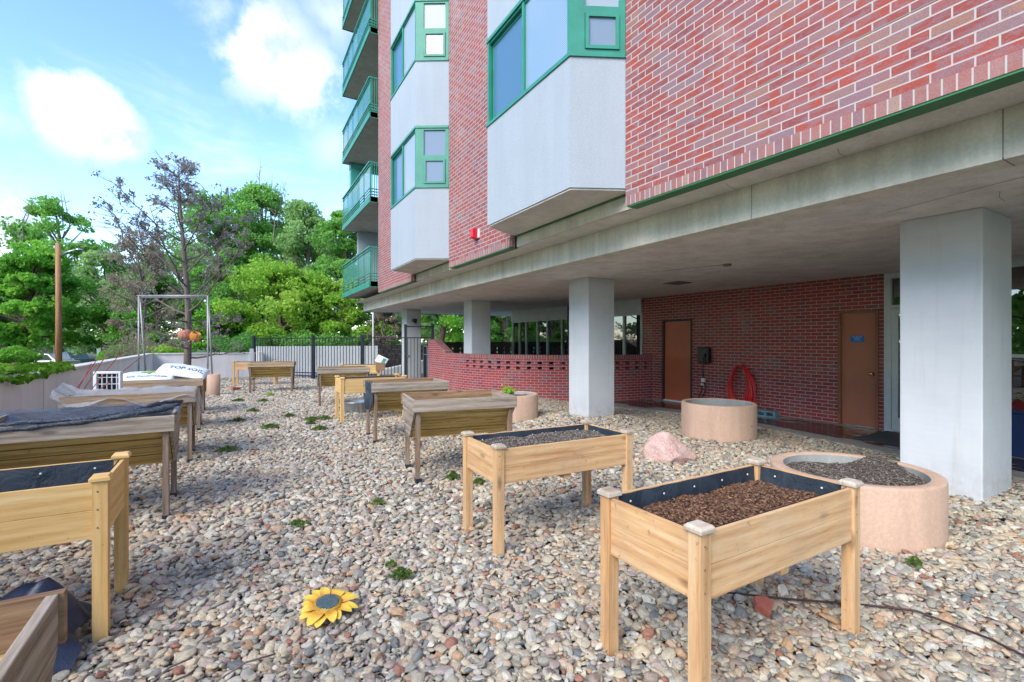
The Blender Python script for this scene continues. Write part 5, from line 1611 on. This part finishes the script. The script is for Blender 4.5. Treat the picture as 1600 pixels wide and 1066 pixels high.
for k in range(8):
    ico = gn.new('GeometryNodeMeshIcoSphere'); ico.inputs['Radius'].default_value = 1.0; ico.inputs['Subdivisions'].default_value = 3
    sp_ = gn.new('GeometryNodeSetPosition'); nn = gn.new('ShaderNodeTexNoise'); nn.inputs['Scale'].default_value = 0.85; nn.inputs['Detail'].default_value = 1.5
    ps = gn.new('GeometryNodeInputPosition'); ad = gn.new('ShaderNodeVectorMath'); ad.operation = 'ADD'; ad.inputs[1].default_value = (k * 13.7, k * 5.1, 2.0)
    gl_.new(ps.outputs[0], ad.inputs[0]); gl_.new(ad.outputs[0], nn.inputs['Vector'])
    sb = gn.new('ShaderNodeVectorMath'); sb.operation = 'SUBTRACT'; gl_.new(nn.outputs['Color'], sb.inputs[0]); sb.inputs[1].default_value = (0.5, 0.5, 0.5)
    sc_ = gn.new('ShaderNodeVectorMath'); sc_.operation = 'SCALE'; gl_.new(sb.outputs[0], sc_.inputs[0]); sc_.inputs['Scale'].default_value = 1.25 if k % 2 else 0.8
    gl_.new(ico.outputs['Mesh'], sp_.inputs['Geometry']); gl_.new(sc_.outputs[0], sp_.inputs['Offset'])
    ss = gn.new('GeometryNodeSetShadeSmooth'); gl_.new(sp_.outputs[0], ss.inputs[0])
    smt = gn.new('GeometryNodeSetMaterial'); smt.inputs['Material'].default_value = MT['pebble']; gl_.new(ss.outputs[0], smt.inputs[0])
    gl_.new(smt.outputs[0], jn.inputs[0])
iop = gn.new('GeometryNodeInstanceOnPoints'); gl_.new(gi.outputs[0], iop.inputs['Points']); gl_.new(jn.outputs[0], iop.inputs['Instance'])
iop.inputs['Pick Instance'].default_value = True


def attr(nm, tp, sock):
    n = gn.new('GeometryNodeInputNamedAttribute'); n.data_type = tp; n.inputs['Name'].default_value = nm; gl_.new(n.outputs[0], iop.inputs[sock])


attr('pick', 'INT', 'Instance Index'); attr('scl', 'FLOAT_VECTOR', 'Scale')
na = gn.new('GeometryNodeInputNamedAttribute'); na.data_type = 'FLOAT_VECTOR'; na.inputs['Name'].default_value = 'rot'
er = gn.new('FunctionNodeEulerToRotation'); gl_.new(na.outputs[0], er.inputs[0]); gl_.new(er.outputs[0], iop.inputs['Rotation'])
gl_.new(iop.outputs[0], go.inputs[0])
md = peb.modifiers.new('scatter', 'NODES'); md.node_group = ng

# fines, bark crumbs and leaf bits lying between the pebbles
V, F = chips(9.0, 12.0, lambda x_, y_: 0.0, 9000, (0.008, 0.028), 77)
V = V + np.array([2.6, 5.0, 0.0]); cen = V.reshape(-1, 8, 3).mean(1)
kk = in_view(cen[:, 0], cen[:, 1], far=12) & on_gravel(cen[:, 0], cen[:, 1])
V = V.reshape(-1, 8, 3)[kk]; V[:, :, 2] += (gz(cen[kk, 0], cen[kk, 1]) + 0.022)[:, None]
F = (np.array([(0, 3, 2, 1), (4, 5, 6, 7), (0, 1, 5, 4), (1, 2, 6, 5), (2, 3, 7, 6), (3, 0, 4, 7)])[None] + 8 * np.arange(len(V))[:, None, None]).reshape(-1, 4)
tag(npmesh('bark_litter', V.reshape(-1, 3), F, MT['chip']), 'brown bark crumbs and leaf bits strewn over the pebbles', 'litter', kind='stuff')

# ------------------------------------------------------------------ foliage


def leaf_quads(C, s, r, flat=0.0, elong=1.6):
    """one bent leaf-sized quad per centre"""
    n = len(C)
    a = r.normal(size=(n, 3)); a /= np.linalg.norm(a, axis=1)[:, None]
    b = r.normal(size=(n, 3)); b[:, 2] += flat
    b -= a * (a * b).sum(1)[:, None]; b /= np.linalg.norm(b, axis=1)[:, None]
    sz = (s * r.uniform(0.6, 1.35, n))[:, None]
    P0 = C - a * sz * 0.5 * elong; P2 = C + a * sz * 0.5 * elong
    nrm = np.cross(a, b)
    P1 = C + b * sz * 0.5 + nrm * sz * 0.12; P3 = C - b * sz * 0.5 + nrm * sz * 0.12
    V = np.stack([P0, P1, P2, P3], 1).reshape(-1, 3)
    F = np.arange(4 * n).reshape(-1, 4)
    return V, F


def tree(label, x, y, ztop, zbot, rad, mat, n=18900, leaf=0.128, seed=0, trunk=0.25, clumps=46, z0=-1.0, bark='bark', lean=(0, 0), group=None, gap=0.35, bare=2, name='tree', cr=0.30, lower=0.75):
    r = np.random.RandomState(seed); rr = random.Random(seed)
    t = thing(name, label, 'tree', (x, y, z0), 0, group)
    H = ztop - z0; B = zbot - z0; ch = H - B
    top = Vector((lean[0], lean[1], B + ch * 0.75))
    fork = Vector((lean[0] * 0.4, lean[1] * 0.4, B + ch * 0.12))
    m = M()
    P = [Vector((0, 0, -0.1)), Vector((lean[0] * .12, lean[1] * .12, (B + ch * .12) * 0.5)), fork, (fork + top) / 2 + Vector((rr.uniform(-.3, .3), rr.uniform(-.3, .3), 0)), top]
    m.tube(P, [trunk * 1.25, trunk, trunk * 0.85, trunk * 0.5, trunk * 0.15], 10)
    cents = []
    for i in range(clumps):
        w = rr.uniform(0, 6.283); f = rr.random() ** 0.75
        zz = B + ch * (0.06 + 0.90 * f)
        # crown profile: widest low-mid
        pr = math.sin(math.pi * min(1, 0.18 + 0.80 * (zz - B) / ch)) ** lower
        q = rad * pr * math.sqrt(rr.uniform(0.12, 1.0))
        cents.append((q * math.cos(w) + lean[0] * zz / H, q * math.sin(w) + lean[1] * zz / H, zz))
    for c in cents:
        if rr.random() < 0.75:
            base = P[2].lerp(P[4], min(1, max(0, (c[2] - fork.z) / max(.1, top.z - fork.z) * 0.75 * rr.uniform(0.6, 1))))
            e = Vector(c); mid = base.lerp(e, 0.5) + Vector((rr.uniform(-.3, .3), rr.uniform(-.3, .3), rr.uniform(-0.1, 0.4)))
            m.tube([base, mid, e], [trunk * 0.30, trunk * 0.18, 0.02], 5, cap=False)
    m.build('trunk', MT[bark], t)
    if bare:
        m = M()
        for i in range(bare):
            w = rr.uniform(0, 6.283); q = rad * rr.uniform(0.1, 0.8); base = Vector((q * math.cos(w) + lean[0], q * math.sin(w) + lean[1], B + ch * rr.uniform(0.6, 0.85)))
            e = base + Vector((rr.uniform(-.9, .9), rr.uniform(-.9, .9), ch * rr.uniform(0.22, 0.40)))
            m.tube([base, base.lerp(e, 0.5) + Vector((rr.uniform(-.15, .15), 0, 0)), e], [0.05, 0.035, 0.01], 5, cap=False)
            for j in range(7):
                b2 = base.lerp(e, rr.uniform(0.2, 0.9)); e2 = b2 + Vector((rr.uniform(-.8, .8), rr.uniform(-.8, .8), rr.uniform(0.1, 0.9)))
                m.tube([b2, b2.lerp(e2, .5) + Vector((0, 0, 0.06)), e2], [0.022, 0.015, 0.006], 4, cap=False)
        m.build('bare_twigs', MT['bark_twig'], t)
    C = []
    wts = np.array([rr.uniform(0.5, 1.6) for _ in cents]); wts /= wts.sum()
    for c, w in zip(cents, wts):
        k = int(n * w); s_ = rad * cr * rr.uniform(0.6, 1.25)
        g = r.normal(size=(k, 3)); ln = np.linalg.norm(g, axis=1)[:, None]; g = g / ln * (r.rand(k)[:, None] ** 0.45)
        g *= np.array([s_, s_, s_ * 0.62])
        # break the clump up: drop leaves by 3-d noise cells
        C.append(np.array(c) + g)
    C = np.concatenate(C)
    ph = r.uniform(0, 6, 3); f_ = 2.6 / max(0.6, rad * 0.32)
    keep = (np.sin(C[:, 0] * f_ * 1.7 + ph[0]) + np.sin(C[:, 1] * f_ * 1.9 + ph[1]) + np.sin(C[:, 2] * f_ * 2.4 + ph[2]) + 0.6 * np.sin(C[:, 0] * f_ * 4.3 + C[:, 2] * f_ * 3.7)) > (-1.1 + gap)
    C = C[keep]
    V, F = leaf_quads(C, leaf, r, 0.4)
    npmesh('crown', V, F, MT[mat], t)
    return t


def at(px, d):
    l = (px - 800) / 756.0 * d
    return 0.509 * d + 0.861 * l, 0.861 * d - 0.509 * l


def zpx(py, d): return 1.5 + (533 - py) / 756.0 * d


def T(label, px, d, ytop, ybot, hw, mat, **kw):
    x, y = at(px, d)
    return tree(label, x, y, zpx(ytop, d), zpx(ybot, d), hw / 756.0 * d, mat, **kw)


T('bright green maple with a leaning grey trunk, leftmost beside the parked cars', 30, 33, 378, 552, 68, 'leaf_bright', n=40500, leaf=0.160, seed=1, trunk=0.42, clumps=60, lean=(0.9, -0.6))
T('tall thin-crowned tree with bare top twigs rising behind the utility pole', 92, 46, 318, 470, 84, 'leaf_mid', n=17550, leaf=0.176, seed=2, trunk=0.35, clumps=34, gap=0.5, bare=5, cr=0.25)
T('airy pale green tree between the utility pole and the pine', 165, 42, 395, 562, 70, 'leaf_pale', n=22950, leaf=0.160, seed=3, trunk=0.3, clumps=44, gap=0.4)
T('low bright green tree behind the white street sign', 185, 36, 462, 566, 56, 'leaf_bright', n=18900, leaf=0.144, seed=4, trunk=0.2, clumps=36)
T('dark green tree just left of the pine trunk, behind the pipe frame', 245, 34, 430, 566, 62, 'leaf_mid', n=27000, leaf=0.136, seed=5, trunk=0.25, clumps=44)
T('dry grey brown thin tree tangled behind the pipe frame', 222, 27.5, 350, 560, 62, 'leaf_brown', n=12150, leaf=0.072, seed=6, trunk=0.12, clumps=40, gap=0.4, bare=4, name='dry_tree', bark='bark_twig')
T('tall green tree directly behind the pine', 345, 46, 282, 530, 80, 'leaf_mid', n=35100, leaf=0.168, seed=7, trunk=0.35, clumps=50, gap=0.2, bare=3)
T('tallest green tree with bare twigs reaching up right of the pine', 408, 50, 290, 530, 78, 'leaf_mid', n=40500, leaf=0.176, seed=8, trunk=0.4, clumps=64, gap=0.0, bare=9)
T('green tree with a crooked bare top close to the balconies', 482, 46, 318, 530, 72, 'leaf_pale', n=40500, leaf=0.160, seed=9, trunk=0.35, clumps=46, bare=5)
T('dense dark tree rising just behind the lowest balcony', 545, 40, 330, 535, 66, 'leaf_mid', n=37800, leaf=0.144, seed=10, trunk=0.3, clumps=46)
T('yellow green spreading tree behind the left half of the railings', 440, 31, 412, 540, 90, 'leaf_yellow', n=43200, leaf=0.120, seed=11, trunk=0.25, clumps=60)
T('yellow green low tree behind the right half of the railings', 535, 31, 440, 540, 66, 'leaf_yellow', n=32400, leaf=0.120, seed=12, trunk=0.2, clumps=50)
T('deep green low tree behind the pine and the end of the parapet', 345, 29, 470, 556, 50, 'leaf_bright', n=27000, leaf=0.112, seed=13, trunk=0.18, clumps=44)
T('purple brown thin-leaved shrub tree beside the farthest column', 603, 29, 478, 545, 30, 'leaf_brown', n=10800, leaf=0.072, seed=14, trunk=0.1, clumps=26, name='dry_tree', bark='bark_twig')
T('bright green tree seen through the gap between the two farthest columns', 690, 32, 400, 545, 62, 'leaf_bright', n=35100, leaf=0.120, seed=15, trunk=0.25, clumps=54, z0=-0.1)
T('mid green tree seen right of the third column above the perforated wall', 790, 34, 395, 545, 60, 'leaf_mid', n=32400, leaf=0.128, seed=16, trunk=0.25, clumps=50, z0=-0.1)
T('pale leaved tree between the farthest column and the gate posts', 655, 27, 470, 545, 28, 'leaf_pale', n=12150, leaf=0.088, seed=17, trunk=0.12, clumps=30, z0=-0.1)
T('broad background tree behind the railings and the yellow green trees', 450, 60, 360, 545, 130, 'leaf_mid', n=32400, leaf=0.192, seed=18, trunk=0.35, clumps=56)
T('broad dark background tree behind the utility pole', 120, 58, 430, 556, 100, 'leaf_dark', n=32400, leaf=0.224, seed=19, trunk=0.4, clumps=56)
T('broad background tree behind the parked cars at far left', 10, 56, 430, 552, 90, 'leaf_mid', n=27000, leaf=0.224, seed=20, trunk=0.4, clumps=50)
T('broad background tree behind the pine and the dry tree', 290, 58, 385, 552, 120, 'leaf_pale', n=35100, leaf=0.224, seed=21, trunk=0.4, clumps=60)
T('broad background tree seen between the two farthest columns', 690, 52, 400, 548, 120, 'leaf_mid', n=30000, leaf=0.22, seed=22, trunk=0.3, clumps=60, z0=-0.6, gap=-0.5)
T('broad background tree right of the third column', 830, 56, 400, 548, 120, 'leaf_mid', n=26000, leaf=0.22, seed=23, trunk=0.3, clumps=60, z0=-0.6, gap=-0.5)
for i, (x, y, h_, r_, mt, lb) in enumerate(((-24, 30, 10, 6, 'leaf_mid', 'broad street tree beyond the parked cars, left of the maple'), (-20, 20, 9, 5, 'leaf_bright', 'rounded street tree standing left of the parapet wall'), (-34, 45, 12, 8, 'leaf_mid', 'big far tree across the road at the left'), (-15, 7, 8.5, 4.5, 'leaf_bright', 'leafy street tree standing left of the camera, mirrored in the glass'), (-13, -3, 8, 4.2, 'leaf_mid', 'green street tree mirrored in the shopfront behind the near column'),
                              (-16, 16, 9, 4.5, 'leaf_mid', 'tall street tree off to the left of the terrace'), (-12, -14, 9, 5, 'leaf_bright', 'leafy tree behind the camera'))):
    tree(lb, x, y, h_, 0.4, r_, mt, n=14000, leaf=0.24, seed=40 + i, trunk=0.3, clumps=40)

# ---- the pine inside the terrace: rising limbs with tufts at their tips
pxx, pyy = at(291, 17.6)
pine = thing('pine_tree', 'sparse purple grey pine with a dark straight trunk inside the parapet', 'tree', (pxx, pyy, 0))
PT = 7.95
rr = random.Random(3); r = np.random.RandomState(3)
m = M(); TP = []
for i in range(15):
    f = i / 14; TP.append(Vector((0.10 * math.sin(f * 5) - 0.12 * f, 0.08 * math.cos(f * 4), -0.1 + f * (PT + 0.05))))
m.tube(TP, [0.118 * (1 - i / 14) ** 0.75 + 0.012 for i in range(15)], 10)
tips = []


def tp(z):
    f = min(13.999, z / PT * 14); i = int(f); return TP[i].lerp(TP[i + 1], f - i)


for i in range(40):
    f = (i + rr.random()) / 40; z = 0.95 + f * (PT - 1.25)
    w = i * 2.4 + rr.uniform(-.4, .4)
    # long low limbs, shorter rising ones on top
    if f < 0.22: L_, up = rr.uniform(1.3, 2.1), rr.uniform(-0.05, 0.25)
    elif f < 0.72: L_, up = rr.uniform(2.0, 3.3) * (1.05 - 0.25 * f), rr.uniform(0.55, 0.95)
    else: L_, up = rr.uniform(0.5, 1.1) * (1.6 - f), rr.uniform(0.6, 1.1)
    d = Vector((math.cos(w), math.sin(w), 0)); b0_ = tp(z)
    pts = [b0_]; n_ = 6
    for k in range(1, n_ + 1):
        g = k / n_
        pts.append(b0_ + d * L_ * g + Vector((rr.uniform(-.07, .07), rr.uniform(-.07, .07), L_ * up * (g ** 1.25) + rr.uniform(-.04, .04))))
    th = 0.022 + 0.009 * L_ * (1 - f)
    m.tube(pts, [th * (1 - 0.82 * k / n_) for k in range(n_ + 1)], 6, cap=False)
    nb = 11 if f > 0.2 else 9
    for j in range(nb):
        g = rr.uniform(0.32, 1.0); q = pts[int(g * n_ - 1e-6)].lerp(pts[min(n_, int(g * n_ - 1e-6) + 1)], (g * n_) % 1)
        s_ = rr.choice((-1, 1)); side = Vector((-d.y, d.x, 0)) * s_
        e = q + (d * rr.uniform(0.05, 0.5) + side * rr.uniform(0.1, 0.6) + Vector((0, 0, rr.uniform(0.0, 0.45)))) * (0.55 + 0.3 * L_ / 2)
        m.tube([q, q.lerp(e, .5) + Vector((0, 0, -0.02)), e], [0.013, 0.009, 0.004], 4, cap=False); tips.append((e, f))
        for jj in range(2):
            e3 = q.lerp(e, rr.uniform(0.4, 0.9)) + Vector((rr.uniform(-.22, .22), rr.uniform(-.22, .22), rr.uniform(-.02, .22))); m.tube([q.lerp(e, .5), e3], [0.006, 0.003], 3, cap=False); tips.append((e3, f))
tips.append((tp(PT), 1.0)); tips.append((tp(PT - .3), 1.0))
m.build('trunk', MT['bark_dark'], pine)
CA, CB = [], []
for (e, f) in tips:
    if rr.random() < (0.5 if f < 0.72 else 0.66): continue
    k = rr.randint(7, 17) if f > 0.3 else rr.randint(3, 8)
    g = r.normal(size=(k, 3)) * np.array([0.055, 0.055, 0.045]) + np.array(e)
    (CA if (f > 0.42 or rr.random() < 0.45) else CB).append(g)
V, F = leaf_quads(np.concatenate(CA), 0.055, r, 0.3, 1.7); npmesh('needle_tufts', V, F, MT['leaf_pine'], pine)
V, F = leaf_quads(np.concatenate(CB), 0.055, r, 0.3, 1.7); npmesh('dry_tufts', V, F, MT['leaf_brown'], pine)


def fluted_bowl(label, px, d, py, mat, ry_, s=1.0):
    x, y = at(px, d); t = thing('clay_wall_pot', label, 'pot', (x, y, zpx(py, d)), R(-30)); t.rotation_euler = (R(8), ry_, R(-30))
    m = M(); n = 48; prof = [(0.02, -0.19), (0.09, -0.17), (0.15, -0.10), (0.185, 0.02), (0.17, 0.12), (0.155, 0.19), (0.14, 0.185), (0.15, 0.05), (0.05, -0.12)]
    b = 0
    for (q, z) in prof:
        for k in range(n):
            w = 2 * math.pi * k / n; k_ = 1 + 0.07 * abs(math.sin(w * 5)); m.v.append((q * k_ * math.cos(w) * s, q * k_ * math.sin(w) * 0.8 * s, z * s))
    for i in range(len(prof) - 1):
        for k in range(n): k2 = (k + 1) % n; m.idx([i * n + k, i * n + k2, (i + 1) * n + k2, (i + 1) * n + k], None, 0, True)
    m.build('pot_body', MT[mat], t)


fluted_bowl('ribbed pink terracotta pot hung on the left of the pine trunk', 288.5, 17.1, 525, 'clay', R(-5), 1.08)
fluted_bowl('ribbed orange pot hung on the right of the pine trunk', 304.5, 17.1, 527, 'clay_orange', R(28), 0.95)

# ---- ivy on the parapet, weeds, shrubs
r = np.random.RandomState(8)


def leafy(name, label, cat, C, s, mat, group=None, kind=None, flat=0.8):
    c = C.mean(0); V, F = leaf_quads(C - c, s, r, flat, 1.25)
    o = npmesh(name, V, F, MT[mat]); o.location = c
    return tag(o, label, cat, group, kind)


n = 5200; yy = 4.5 + 7.0 * r.rand(n) ** 1.1; u = r.rand(n)
x = -2.55 - 1.2 * u ** 1.5 + 0.1 * r.randn(n); z = 1.0 + 0.07 * r.rand(n) * np.clip(1 - (yy - 8) / 3.5, 0, 1) + 0.04 * np.sin(yy * 3) - 0.5 * u * r.rand(n) + 0.08
k = r.rand(n) < 0.03; x[k] = -2.36 + 0.03 * r.rand(k.sum()); z[k] = 1.03 - 0.07 * r.rand(k.sum()) * (np.sin(yy[k] * 2.2) > 0)
leafy('ivy', 'bright green ivy spilling over the left parapet wall', 'ivy', np.stack([x, yy, z], 1), 0.085, 'ivy')


def weed(label, px, py, rad, n, h, mat='leaf_weed', leaf=0.022, group='small weeds among the stones'):
    d = 756 * 1.5 / (py - 533); x, y = at(px, d); n = int(n * 0.42); rad *= 0.62; h *= 0.8; g = r.normal(size=(n, 3)) * np.array([rad, rad, 0]); g[:, 2] = r.rand(n) * h * np.exp(-(g[:, 0] ** 2 + g[:, 1] ** 2) / (2 * rad * rad)) + 0.03
    leafy('weed', label, 'weed', g + np.array([x, y, float(gz(x, y))]), leaf, mat, group)


weed('green weed tuft right of the metal sunflower', 626, 903, 0.045, 420, 0.05)
weed('tiny weed tuft just above the tuft beside the sunflower', 611, 888, 0.02, 120, 0.04)
weed('green weed at the right foot of the nearest cedar box', 1430, 886, 0.03, 320, 0.07)
weed('dark weed behind the left leg of the second cedar box', 708, 748, 0.05, 500, 0.09, 'leaf_weed')
weed('low weed under the left half of the second cedar box', 748, 756, 0.05, 350, 0.06, 'leaf_weed')
weed('pale low weed in the middle of the path', 590, 790, 0.05, 260, 0.04, 'leaf_weed')
weed('faint weed patch on the path, left of centre', 465, 826, 0.05, 240, 0.03, 'leaf_weed')
for i, (px, py, rd, lb) in enumerate(((355, 705, 0.10, 'leftmost weed patch on the path'), (422, 670, 0.11, 'weed patch halfway along the path'), (487, 657, 0.10, 'upper weed patch in front of the third trough'), (486, 663, 0.06, 'weed just below the upper patch near the third trough'), (507, 655, 0.09, 'weed patch by the legs of the pine planter'),
                                      (500, 672, 0.09, 'lowest of the weeds near the pine planter'), (396, 643, 0.09, 'small far weed on the path'), (412, 628, 0.09, 'far weed below the distant trough'), (372, 628, 0.1, 'pale weed left of the distant trough'), (452, 652, 0.08, 'faint weed between the path patches'), (372, 660, 0.08, 'small weed left on the path'))):
    weed(lb, px, py, rd, 420, 0.06, 'leaf_weed', 0.032)
weed('yellowish dry weed below the distant trough', 423, 618, 0.1, 300, 0.05, 'leaf_yellow', 0.035)
g = r.normal(size=(160, 3)) * 0.05 + np.array([4.70, 8.10, 0.52]); leafy('seedling', 'small bright seedling growing in the ring planter behind the troughs', 'seedling', g, 0.045, 'leaf_yellow')


def shrub(label, px, d, py, w, h, mat, n=3500, s=0.09, z0=-1.0):
    x, y = at(px, d); g = r.normal(size=(n, 3)); g /= np.linalg.norm(g, axis=1)[:, None]; g *= (r.rand(n) ** 0.4)[:, None] * np.array([w, w, h])
    g[:, 2] += 0.25 * h * np.sin(g[:, 0] * 4) ; g += np.array([x, y, zpx(py, d)])
    leafy('shrub', label, 'shrub', g, s, mat)


shrub('low green shrub on the verge left of the parked cars', 12, 30, 556, 1.6, 0.5, 'leaf_bright', 4000, 0.12)
shrub('round bright shrub just right of the white street sign', 178, 26, 556, 0.7, 0.55, 'leaf_bright', 2600)
shrub('dry brown shrub leaning over the parapet before the pine', 205, 19, 548, 0.9, 0.75, 'leaf_brown', 2400, 0.05)
shrub('yellow green shrub just behind the parapet at the pine', 255, 26, 549, 1.3, 0.4, 'leaf_yellow', 3000)
shrub('dark green shrub over the far parapet end', 375, 25.5, 540, 1.3, 0.6, 'leaf_dark', 3600)
shrub('green hedge-like shrub behind the white wall', 500, 30, 532, 3.4, 0.6, 'leaf_mid', 8000, 0.11)
shrub('small green shrub behind the white wall left end', 420, 29.5, 531, 1.7, 0.6, 'leaf_bright', 4000, 0.10)

# ---- utility pole, street sign, flagpole
x, y = at(92, 27)
t = thing('utility_pole', 'orange brown wooden utility pole with a pale street lamp arm', 'utility pole', (x, y, -1.0))
m = M(); m.tube([(0, 0, 0), (0, 0, 4), (-0.03, 0, 7.95)], [0.16, 0.145, 0.115], 14); m.build('pole', MT['pole'], t)
rx_, ry_ = 0.861, -0.509
m = M(); m.tube([(0.1 * rx_, 0.1 * ry_, 7.25), (0.5 * rx_, 0.5 * ry_, 7.48), (0.98 * rx_, 0.98 * ry_, 7.60)], 0.045, 8); am = m.build('lamp_arm', MT['galv'], t)
m = M(); m.lathe([(0, -0.06), (0.09, -0.04), (0.10, 0.0), (0.06, 0.05), (0, 0.06)], 14, mat=Matrix.Translation((1.15 * rx_, 1.15 * ry_, 7.60)) @ Matrix.Diagonal((1.9, 1.3, 1, 1))); m.build('lamp_head', MT['galv'], am, fix=True)
x, y = at(155, 38)
t = thing('street_sign', 'small white rectangular street sign on a thin post', 'sign', (x, y, -1.0), R(-30.6))
m = M(); m.tube([(0, 0, 0), (0, 0, 1.9)], 0.03, 8); m.build('post', MT['galv'], t)
m = M(); m.box(-0.16, 0.16, -0.035, -0.031, 1.35, 1.95); m.build('sign_plate', MT['white_plastic'], t)
x, y = at(583, 25.5)
t = thing('flag_pole', 'thin white pole standing behind the railings', 'pole', (x, y, -0.05))
m = M(); m.tube([(0, 0, 0), (0, 0, 4.6)], 0.035, 8); m.build('shaft', MT['white_plastic'], t)
m = M(); m.lathe([(0.09, 0), (0.09, 0.03), (0.04, 0.05)], 12); m.build('base_flange', MT['galv'], t)

# ---- parked cars


def car(label, px, d, yaw, paint, dims=(4.5, 1.78, 1.45), suv=False):
    x, y = at(px, d); t = thing('parked_car', label, 'car', (x, y, -0.98), yaw, 'cars parked along the road')
    L, Wd, H = dims; h1 = H * 0.60
    pm = N('car_paint'); pm.set(col=paint, rough=0.25, metal=0.3, coat=0.6); pm = pm.m
    low = [(-L / 2, 0.35), (-L / 2 + 0.05, 0.25), (L / 2 - 0.1, 0.25), (L / 2, 0.4), (L / 2 - 0.02, 0.62), (L / 2 - 0.25, h1 - 0.14), (L * 0.20, h1), (-L * 0.36, h1 + 0.03), (-L / 2 + 0.1, h1 - 0.02), (-L / 2, 0.6)]
    m = M(); m.prism(low, -Wd / 2, Wd / 2, 0, axis='y'); bd = m.build('body', pm, t, 0.06, fix=True)
    cab = [(L * 0.21, h1 + .001), (L * 0.06, H - 0.03), (0.0, H), (-L * (0.34 if suv else 0.22), H - 0.01), (-L * (0.46 if suv else 0.36), h1 + .031)]
    m = M(); m.prism(cab, -Wd / 2 + 0.10, Wd / 2 - 0.10, 0, axis='y'); m.build('cabin', pm, t, 0.05, fix=True)
    wn_ = [(L * 0.165, h1 + .04), (L * 0.055, H - 0.12), (0, H - 0.09), (-L * (0.32 if suv else 0.21), H - 0.10), (-L * (0.42 if suv else 0.30), h1 + .06)]
    for s_ in (-1, 1):
        m = M(); m.prism(wn_, s_ * (Wd / 2 - 0.10), s_ * (Wd / 2 - 0.088), 0, axis='y'); m.build('side_window', MT['glass_dark'], t, fix=True)
    m = M(); a_, b_ = Vector((L * 0.205, 0, h1 + 0.05)), Vector((L * 0.075, 0, H - 0.07)); nrm = Vector((b_.z - a_.z, 0, a_.x - b_.x)).normalized() * 0.012
    m.face([a_ + nrm + Vector((0, -Wd / 2 + .18, 0)), a_ + nrm + Vector((0, Wd / 2 - .18, 0)), b_ + nrm + Vector((0, Wd / 2 - .22, 0)), b_ + nrm + Vector((0, -Wd / 2 + .22, 0))])
    m.build('windscreen', MT['glass_dark'], t)
    for sx in (-L * 0.31, L * 0.31):
        for sy in (-1, 1):
            m = M(); m.lathe([(0.19, -0.10), (0.30, -0.11), (0.33, -0.08), (0.33, 0.08), (0.30, 0.11), (0.19, 0.10)], 24, mat=Matrix.Translation((sx, sy * (Wd / 2 - 0.10), 0.33)) @ Matrix.Rotation(R(90), 4, 'X')); w_ = m.build('wheel', MT['rubber'], t, fix=True)
            m = M(); m.lathe([(0, -0.09), (0.19, -0.10), (0.19, 0.10), (0, 0.09)], 20, mat=Matrix.Translation((sx, sy * (Wd / 2 - 0.10), 0.33)) @ Matrix.Rotation(R(90), 4, 'X')); m.build('rim', MT['galv'], w_, fix=True)
    for sy in (-1, 1):
        m = M(); m.box(L / 2 - 0.16, L / 2 - 0.01, sy * Wd * 0.34 - 0.16, sy * Wd * 0.34 + 0.16, 0.58, 0.70); m.build('headlight', MT['glass_curtain'], t, 0.02)


car('silver hatchback, nearest of the parked cars, left of the utility pole', 70, 40, R(150), (0.50, 0.53, 0.54))
car('dark grey parked car just right of the utility pole', 108, 46, R(132), (0.10, 0.13, 0.17))
car('silver grey parked car in the middle of the row behind the sign', 126, 54, R(128), (0.35, 0.38, 0.40))
car('black parked car farthest along the row, left of the white sign', 143, 60, R(125), (0.03, 0.03, 0.05), (4.6, 1.85, 1.65), True)

# ---- small brick house far left
x, y = at(-6, 62)
t = thing('brick_house', 'red brick house corner glimpsed at the far left edge behind the maple', 'house', (x, y, -1.0), R(-20))
m = M(); m.box(-5, 4, -3, 5, 0, 3.0); m.build('house_wall', MT['brick'], t)
m = M(); m.prism([(-3.5, 3.001), (5.5, 3.001), (1, 5.2)], -5.4, 4.4, 0, axis='x'); m.build('roof', plain('grey_shingles', (0.14, 0.12, 0.11), 0.9, 0, 0.3, 8, 0.4), t, fix=True)
m = M(); m.box(1.8, 2.9, -3.05, -3.001, 1.0, 2.2); wd_ = m.build('window', MT['white_plastic'], t); m = M(); m.box(1.9, 2.8, -3.06, -3.052, 1.1, 2.1); m.build('pane', MT['glass_dark'], wd_)
x, y = at(62, 70)
t = thing('pale_house', 'pale far house glimpsed between the maple trunk and the utility pole', 'house', (x, y, -1.0), R(-30))
m = M(); m.box(-5, 5, -3, 4, 0, 2.6); m.build('house_wall', MT['stucco'], t)
m = M(); m.prism([(-5.4, 2.601), (5.4, 2.601), (0, 4.6)], -3.4, 4.4, 0, axis='y'); m.build('roof', plain('brown_shingles', (0.16, 0.12, 0.10), 0.9, 0, 0.3, 8, 0.4), t, fix=True)
